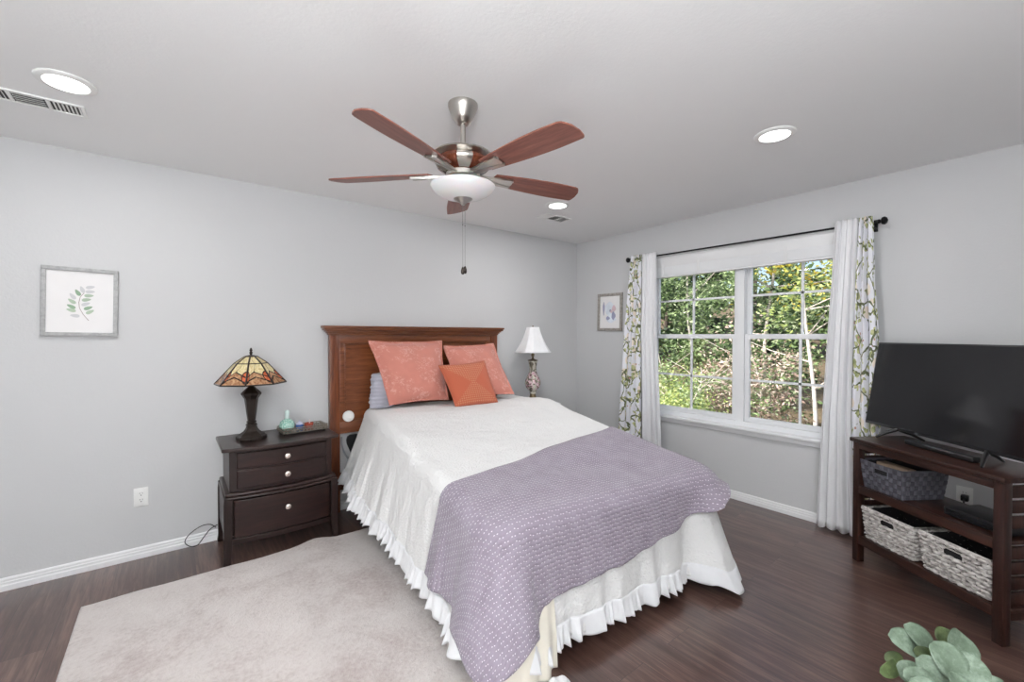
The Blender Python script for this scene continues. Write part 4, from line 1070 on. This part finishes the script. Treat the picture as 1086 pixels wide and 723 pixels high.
pt_.rotation_euler = (0, 0, rzs); pt_.location = FL+uu*.17+dd*.10+V((0, 0, .476))
dv = thing('media_player', 'flat black media player box on the upper shelf of the television stand', 'media player', FL+uu*.60+dd*.16+V((0, 0, .4665)), rzs)
MB().box((-.13, -.10, .004), (.13, .10, .045), .004).build('case', BPLAST, dv)
MB().box((-.12, -sgn*.1005-.001, .012), (.12, -sgn*.1005+.001, .036)).build('front_panel', SCREEN, dv, smooth=False)
for sx in (-1, 1): MB().lathe([(.008, 0), (.008, .005)], 10, (sx*.1, 0, 0)).build('foot', BLACK, dv)

# ================================================================== television
BL = V((-.172, -2.722, .812)); azt = R(39.5); tt = V((-sin(azt), -cos(azt), 0)); nn = V((-cos(azt), sin(azt), 0)); TW, TH = .97, .525
tilt = math.asin(.082/TH); upv = (V((0, 0, cos(tilt)))-nn*sin(tilt)).normalized(); nv_ = tt.cross(upv).normalized()
if nv_.dot(nn) < 0: nv_ = -nv_
tv = thing('television', 'flat screen television, black and switched off, leaning back on the walnut stand', 'television', BL+tt*TW/2-V((0, 0, .055)))
MT = Matrix.Translation(BL) @ Matrix((tt, upv, nv_)).transposed().to_4x4()
def tvb(name, a, c, mat, par=tv, bev=.002):
    b = MB(); b.box(a, c, bev, mat=tv_inv @ MT); return b.build(name, mat, par)
tv_inv = Matrix.Translation(tv.location).inverted()
tvb('bezel', (0, 0, -.022), (TW, TH, 0), BPLAST)
tvb('screen', (.008, .016, -.001), (TW-.008, TH-.008, .0012), SCREEN, bev=0)
tvb('back_housing', (.16, .03, -.062), (TW-.16, TH*.62, -.0215), BPLAST, bev=.01)
tvb('logo_badge', (TW*.365, .004, 0), (TW*.39, .010, .0016), SILVER, bev=0)
for s_, sg in ((.235, 1), (TW-.235, -1)):
    b = MB()
    c0 = BL+tt*s_+V((0, 0, .004))-nn*.010
    fr_ = BL+tt*(s_-sg*.055)+nn*.075; fr_.z = .7575; bk = BL+tt*(s_+sg*.04)-nn*.13; bk.z = .7575
    for e in (fr_, bk):
        d_ = (e-c0); side = V((-d_.y, d_.x, 0)).normalized()
        b.tube([c0-tv.location, c0.lerp(e, .5)+V((0, 0, .004))-tv.location, e-tv.location], [.012, .0095, .0055], 8)
    b.build('stand_foot', BPLAST, tv)
sbx = thing('sound_bar', 'slim black sound bar lying on the stand below the television', 'sound bar', BL+tt*.52+nn*.015+V((0, 0, -.812+.752)), atan2(tt.y, tt.x))
sg2 = 1 if (Matrix.Rotation(atan2(tt.y, tt.x), 3, 'Z') @ V((0, 1, 0))).dot(nn) > 0 else -1
MB().box((-.19, -.022, .0), (.19, .022, .030), .008, 3).build('case', BPLAST, sbx)
MB().box((-.06, sg2*.0205-.003, .018), (.10, sg2*.0205+.003, .026), .001).build('light_strip', SILVER, sbx)

# ================================================================== eucalyptus in a floor vase
PX, PY = -2.36, -3.375
pl = thing('eucalyptus_plant', 'bunch of round grey green eucalyptus leaves at the bottom right', 'plant', (PX, PY, 0))
MB().lathe([(.07, 0), (.085, .02), (.095, .18), (.08, .32), (.05, .42), (.045, .47), (.052, .48), (.042, .475), (.035, .40), (0, .39)], 36, cap=False).build('floor_vase', plain('grey_ceramic', srgb(150, 150, 148), .5), pl)
def euca(nm, c1, c2, c3):
    m = M(nm, c2, .6); v = m.coord(); n = m.noise(v, 30, 5, .7); m.set('Base Color', m.ramp(n, [(.3, c1), (.5, c2), (.68, c3)])); m.bump(m.noise(v, 60, 3), .2, .002); return m.m
E1 = euca('eucalyptus_leaf', srgb(70, 86, 68), srgb(96, 112, 94), srgb(128, 144, 128)); E2 = euca('eucalyptus_leaf_dark', srgb(44, 56, 28), srgb(64, 78, 42), srgb(88, 102, 62))
def ray_pt(px, py, z):
    r_ = V((cos(YAW), -sin(YAW), 0)); u_ = r_.cross(fw); d = fw+r_*((px-543)/459.84)-u_*((py-361.5)/459.84); c = cam.location; return c+d*((z-c.z)/d.z)
leaves = [  # where each leaf centre lies, length, width, roll of the long axis, tilt, material
    (961, 681, .66, .060, .042, 150, 20, E1), (975, 676, .665, .058, .044, 120, 15, E1), (1004, 675, .63, .040, .034, 60, 10, E2), (1020, 684, .64, .058, .054, 45, 20, E1),
    (1005, 699, .67, .062, .052, 100, 25, E1), (1024, 711, .655, .066, .056, 110, 20, E1), (985, 697, .645, .050, .028, 150, 50, E2), (1000, 690, .62, .030, .03, 90, 10, E2),
    (950, 700, .63, .040, .026, 170, 30, E2), (944, 709, .645, .044, .024, 200, 20, E2), (965, 713, .64, .046, .034, 160, 20, E1), (976, 719, .66, .056, .030, 170, 35, E1),
    (990, 712, .65, .058, .040, 135, 60, E1), (1052, 724, .64, .050, .022, 160, 20, E1), (1020, 733, .66, .06, .05, 80, 20, E1), (985, 738, .65, .06, .045, 120, 20, E1)]
stem_top = V((0, 0, .44))
sb_ = MB(); viewx = V((cos(YAW), -sin(YAW), 0)); viewf = V((sin(YAW), cos(YAW), 0))
for i, (px, py, z, L_, W_, a, tl, mt) in enumerate(leaves):
    c = ray_pt(px, py, z)-V((PX, PY, 0)); L_ *= 1.12; W_ *= 1.36
    upv_ = (V((0, 0, .78))+viewf*.62).normalized()
    ax = (viewx*cos(R(a))+upv_*sin(R(a))).normalized(); nr = ax.cross(viewx*-sin(R(a))+upv_*cos(R(a))).normalized()
    nr = (nr+viewx*.45*sin(i*2.4)+V((0, 0, .35*cos(i*1.7)))).normalized(); side = nr.cross(ax).normalized(); nr = ax.cross(side).normalized()
    b = MB()
    def lf(u, v):
        s = (u-.5)*2; w_ = sqrt(max(0, 1-abs(s)**2.3))**.85*(1-.10*s); q = (v-.5)*2
        return c+ax*(s*L_/2)+side*(q*w_*W_/2)+nr*(.10*W_*(q*q)*w_-.10*L_*s*s)
    b.grid(lf, 14, 8); b.build('leaf', mt, pl, solid=.0008, angle=0)
    base = c-ax*L_/2 if (c-ax*L_/2-stem_top).length < (c+ax*L_/2-stem_top).length else c+ax*L_/2
    base = base+nr*(-.10*L_)
    sb_.tube(smoothp([stem_top+V((.01*sin(i), .01*cos(i), -.04)), stem_top.lerp(base, .5)+V((0, 0, .04)), base], 5), .0016, 5)
sb_.build('stems', plain('eucalyptus_stem', srgb(120, 108, 72), .7), pl)

# ================================================================== outdoors
struct(MB().grid(lambda u, v: (lambda x, y: (x, y, -.9+.05*x*max(0, (x-2)/8)+.25*N3(x*.4, y*.4)))(.15+u*28, -9+v*26), 50, 50).build('ground', plain('leaf_litter', srgb(96, 84, 66), 1, 0, 15, .5, .4)))
rnd = random.Random(5)
def tree(name, label, cx, cy, z0, z1, rx, ry, mats, n, size, trunk=None, tmat=BARK, seed=0, holes=.0, cat='tree', group='trees outside the window'):
    rd = random.Random(seed); base_z = -1.0
    t = thing(name, label, cat, (cx, cy, base_z), 0, group)
    zc, rz_ = (z0+z1)/2-base_z, (z1-z0)/2
    # clumps, then leaves round each clump
    clumps = []
    for i in range(int(10+n/260)):
        while True:
            p = V((rd.uniform(-1, 1), rd.uniform(-1, 1), rd.uniform(-1, 1)))
            if p.length < 1: break
        clumps.append((V((p.x*rx, p.y*ry, zc+p.z*rz_)), rd.uniform(.16, .42)))
    bms = [MB() for _ in mats]
    for i in range(n):
        c, cr = clumps[int(rd.random()*len(clumps))]; k = (int(c.x*7+c.y*13+c.z*5) % len(mats)) if rd.random() < .8 else rd.randrange(len(mats))
        b = bms[k]; p = c+V((rd.gauss(0, cr), rd.gauss(0, cr), rd.gauss(0, cr*.8)))*.8
        if p.x+cx < .6: p.x = .6-cx
        a = V((rd.gauss(0, 1), rd.gauss(0, 1), rd.gauss(0, .6))).normalized(); s = a.orthogonal().normalized(); s = Matrix.Rotation(rd.uniform(0, 6.28), 3, a) @ s
        L_ = size*rd.uniform(.6, 1.4); w_ = L_*.42; m = p
        q = [m-a*L_/2, m+s*w_/2-a*L_*.05, m+a*L_/2, m-s*w_/2-a*L_*.05]
        b.bm.faces.new([b.bm.verts.new(x) for x in q])
    for b, mt in zip(bms, mats): 
        bm = b.bm; me = bpy.data.meshes.new('foliage'); bm.to_mesh(me); bm.free(); me.materials.append(mt)
        o = bpy.data.objects.new('foliage', me); C.objects.link(o); o.parent = t
    if trunk:
        b = MB(); r0, lean = trunk; top = V((lean, lean*.6, z1-base_z)); pts = []
        for i in range(12):
            f = i/11; pts.append(V((0, 0, 0)).lerp(top, f)+V((.09*sin(f*5+seed), .12*sin(f*6+seed*2), 0)))
        b.tube(pts, [r0*(1-.7*i/11) for i in range(12)], 8)
        o = b.build('trunk', tmat, t)
        b = MB()
        for i in range(9):
            f = rd.uniform(.3, .9); p = pts[int(f*11)]; d = V((rd.uniform(-1, 1)*.4, rd.choice((-1, 1))*rd.uniform(.5, 1), rd.uniform(.0, .8))).normalized()*rd.uniform(.6, 1.5)
            b.tube([p, p+d*.5+V((0, 0, .06*sin(i))), p+d], [r0*.35, r0*.22, r0*.08], 6)
        b.build('branch', tmat, t)
    return t
# far dark wood, then mid green, then near leaves
FAR = [(15, -3, 0), (15.5, 0.5, 1), (15, 4.2, 2), (14.5, 8.0, 3), (18, 11.5, 4)]
for i, (x, y, s) in enumerate(FAR):
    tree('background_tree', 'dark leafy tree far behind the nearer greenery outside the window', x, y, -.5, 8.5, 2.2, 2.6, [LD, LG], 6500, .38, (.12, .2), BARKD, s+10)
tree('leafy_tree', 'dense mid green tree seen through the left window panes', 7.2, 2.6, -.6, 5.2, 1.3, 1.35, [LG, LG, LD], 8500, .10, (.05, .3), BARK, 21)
tree('leafy_tree', 'green tree with dark gaps behind the centre of the left panes', 8.5, 1.2, -.4, 5.6, 1.3, 1.3, [LG, LD, LG], 8000, .11, (.06, -.2), BARK, 22)
tree('leafy_tree', 'yellow green shrubby tree at the lower left of the window view', 5.6, 2.5, -1.0, .95, .8, .8, [LL, LG], 4200, .08, (.035, .2), BARK, 23)
tree('slender_tree', 'slender pale trunk tree with yellow leaves seen through the right panes', 5.2, -.72, 1.7, 4.2, 1.0, .95, [LY, LL, LL], 2600, .095, (.04, .1), BARK, 24)
tree('leafy_tree', 'golden yellow leafy tree at the far right of the window view', 7.6, -1.75, .3, 4.6, .9, 1.0, [LY, LL], 3400, .12, (.06, -.3), BARKD, 25)
tree('shrub', 'dry twiggy brown and green shrub at the bottom of the right panes', 5.6, .35, -1.0, 1.5, .9, .75, [TWIG, TWIG, LG], 5200, .085, (.03, .1), BARK, 26, cat='shrub')
tree('leafy_tree', 'dark green tree behind the slender pale trunk', 10.0, -1.6, -.5, 4.0, 1.6, 1.8, [LD, LD, LG], 5200, .14, (.08, .2), BARKD, 27)
tree('shrub', 'light green shrub below the left window panes', 4.6, 1.1, -1.0, .72, .75, .55, [LG, LL], 3200, .075, (.025, .1), BARK, 28, cat='shrub')
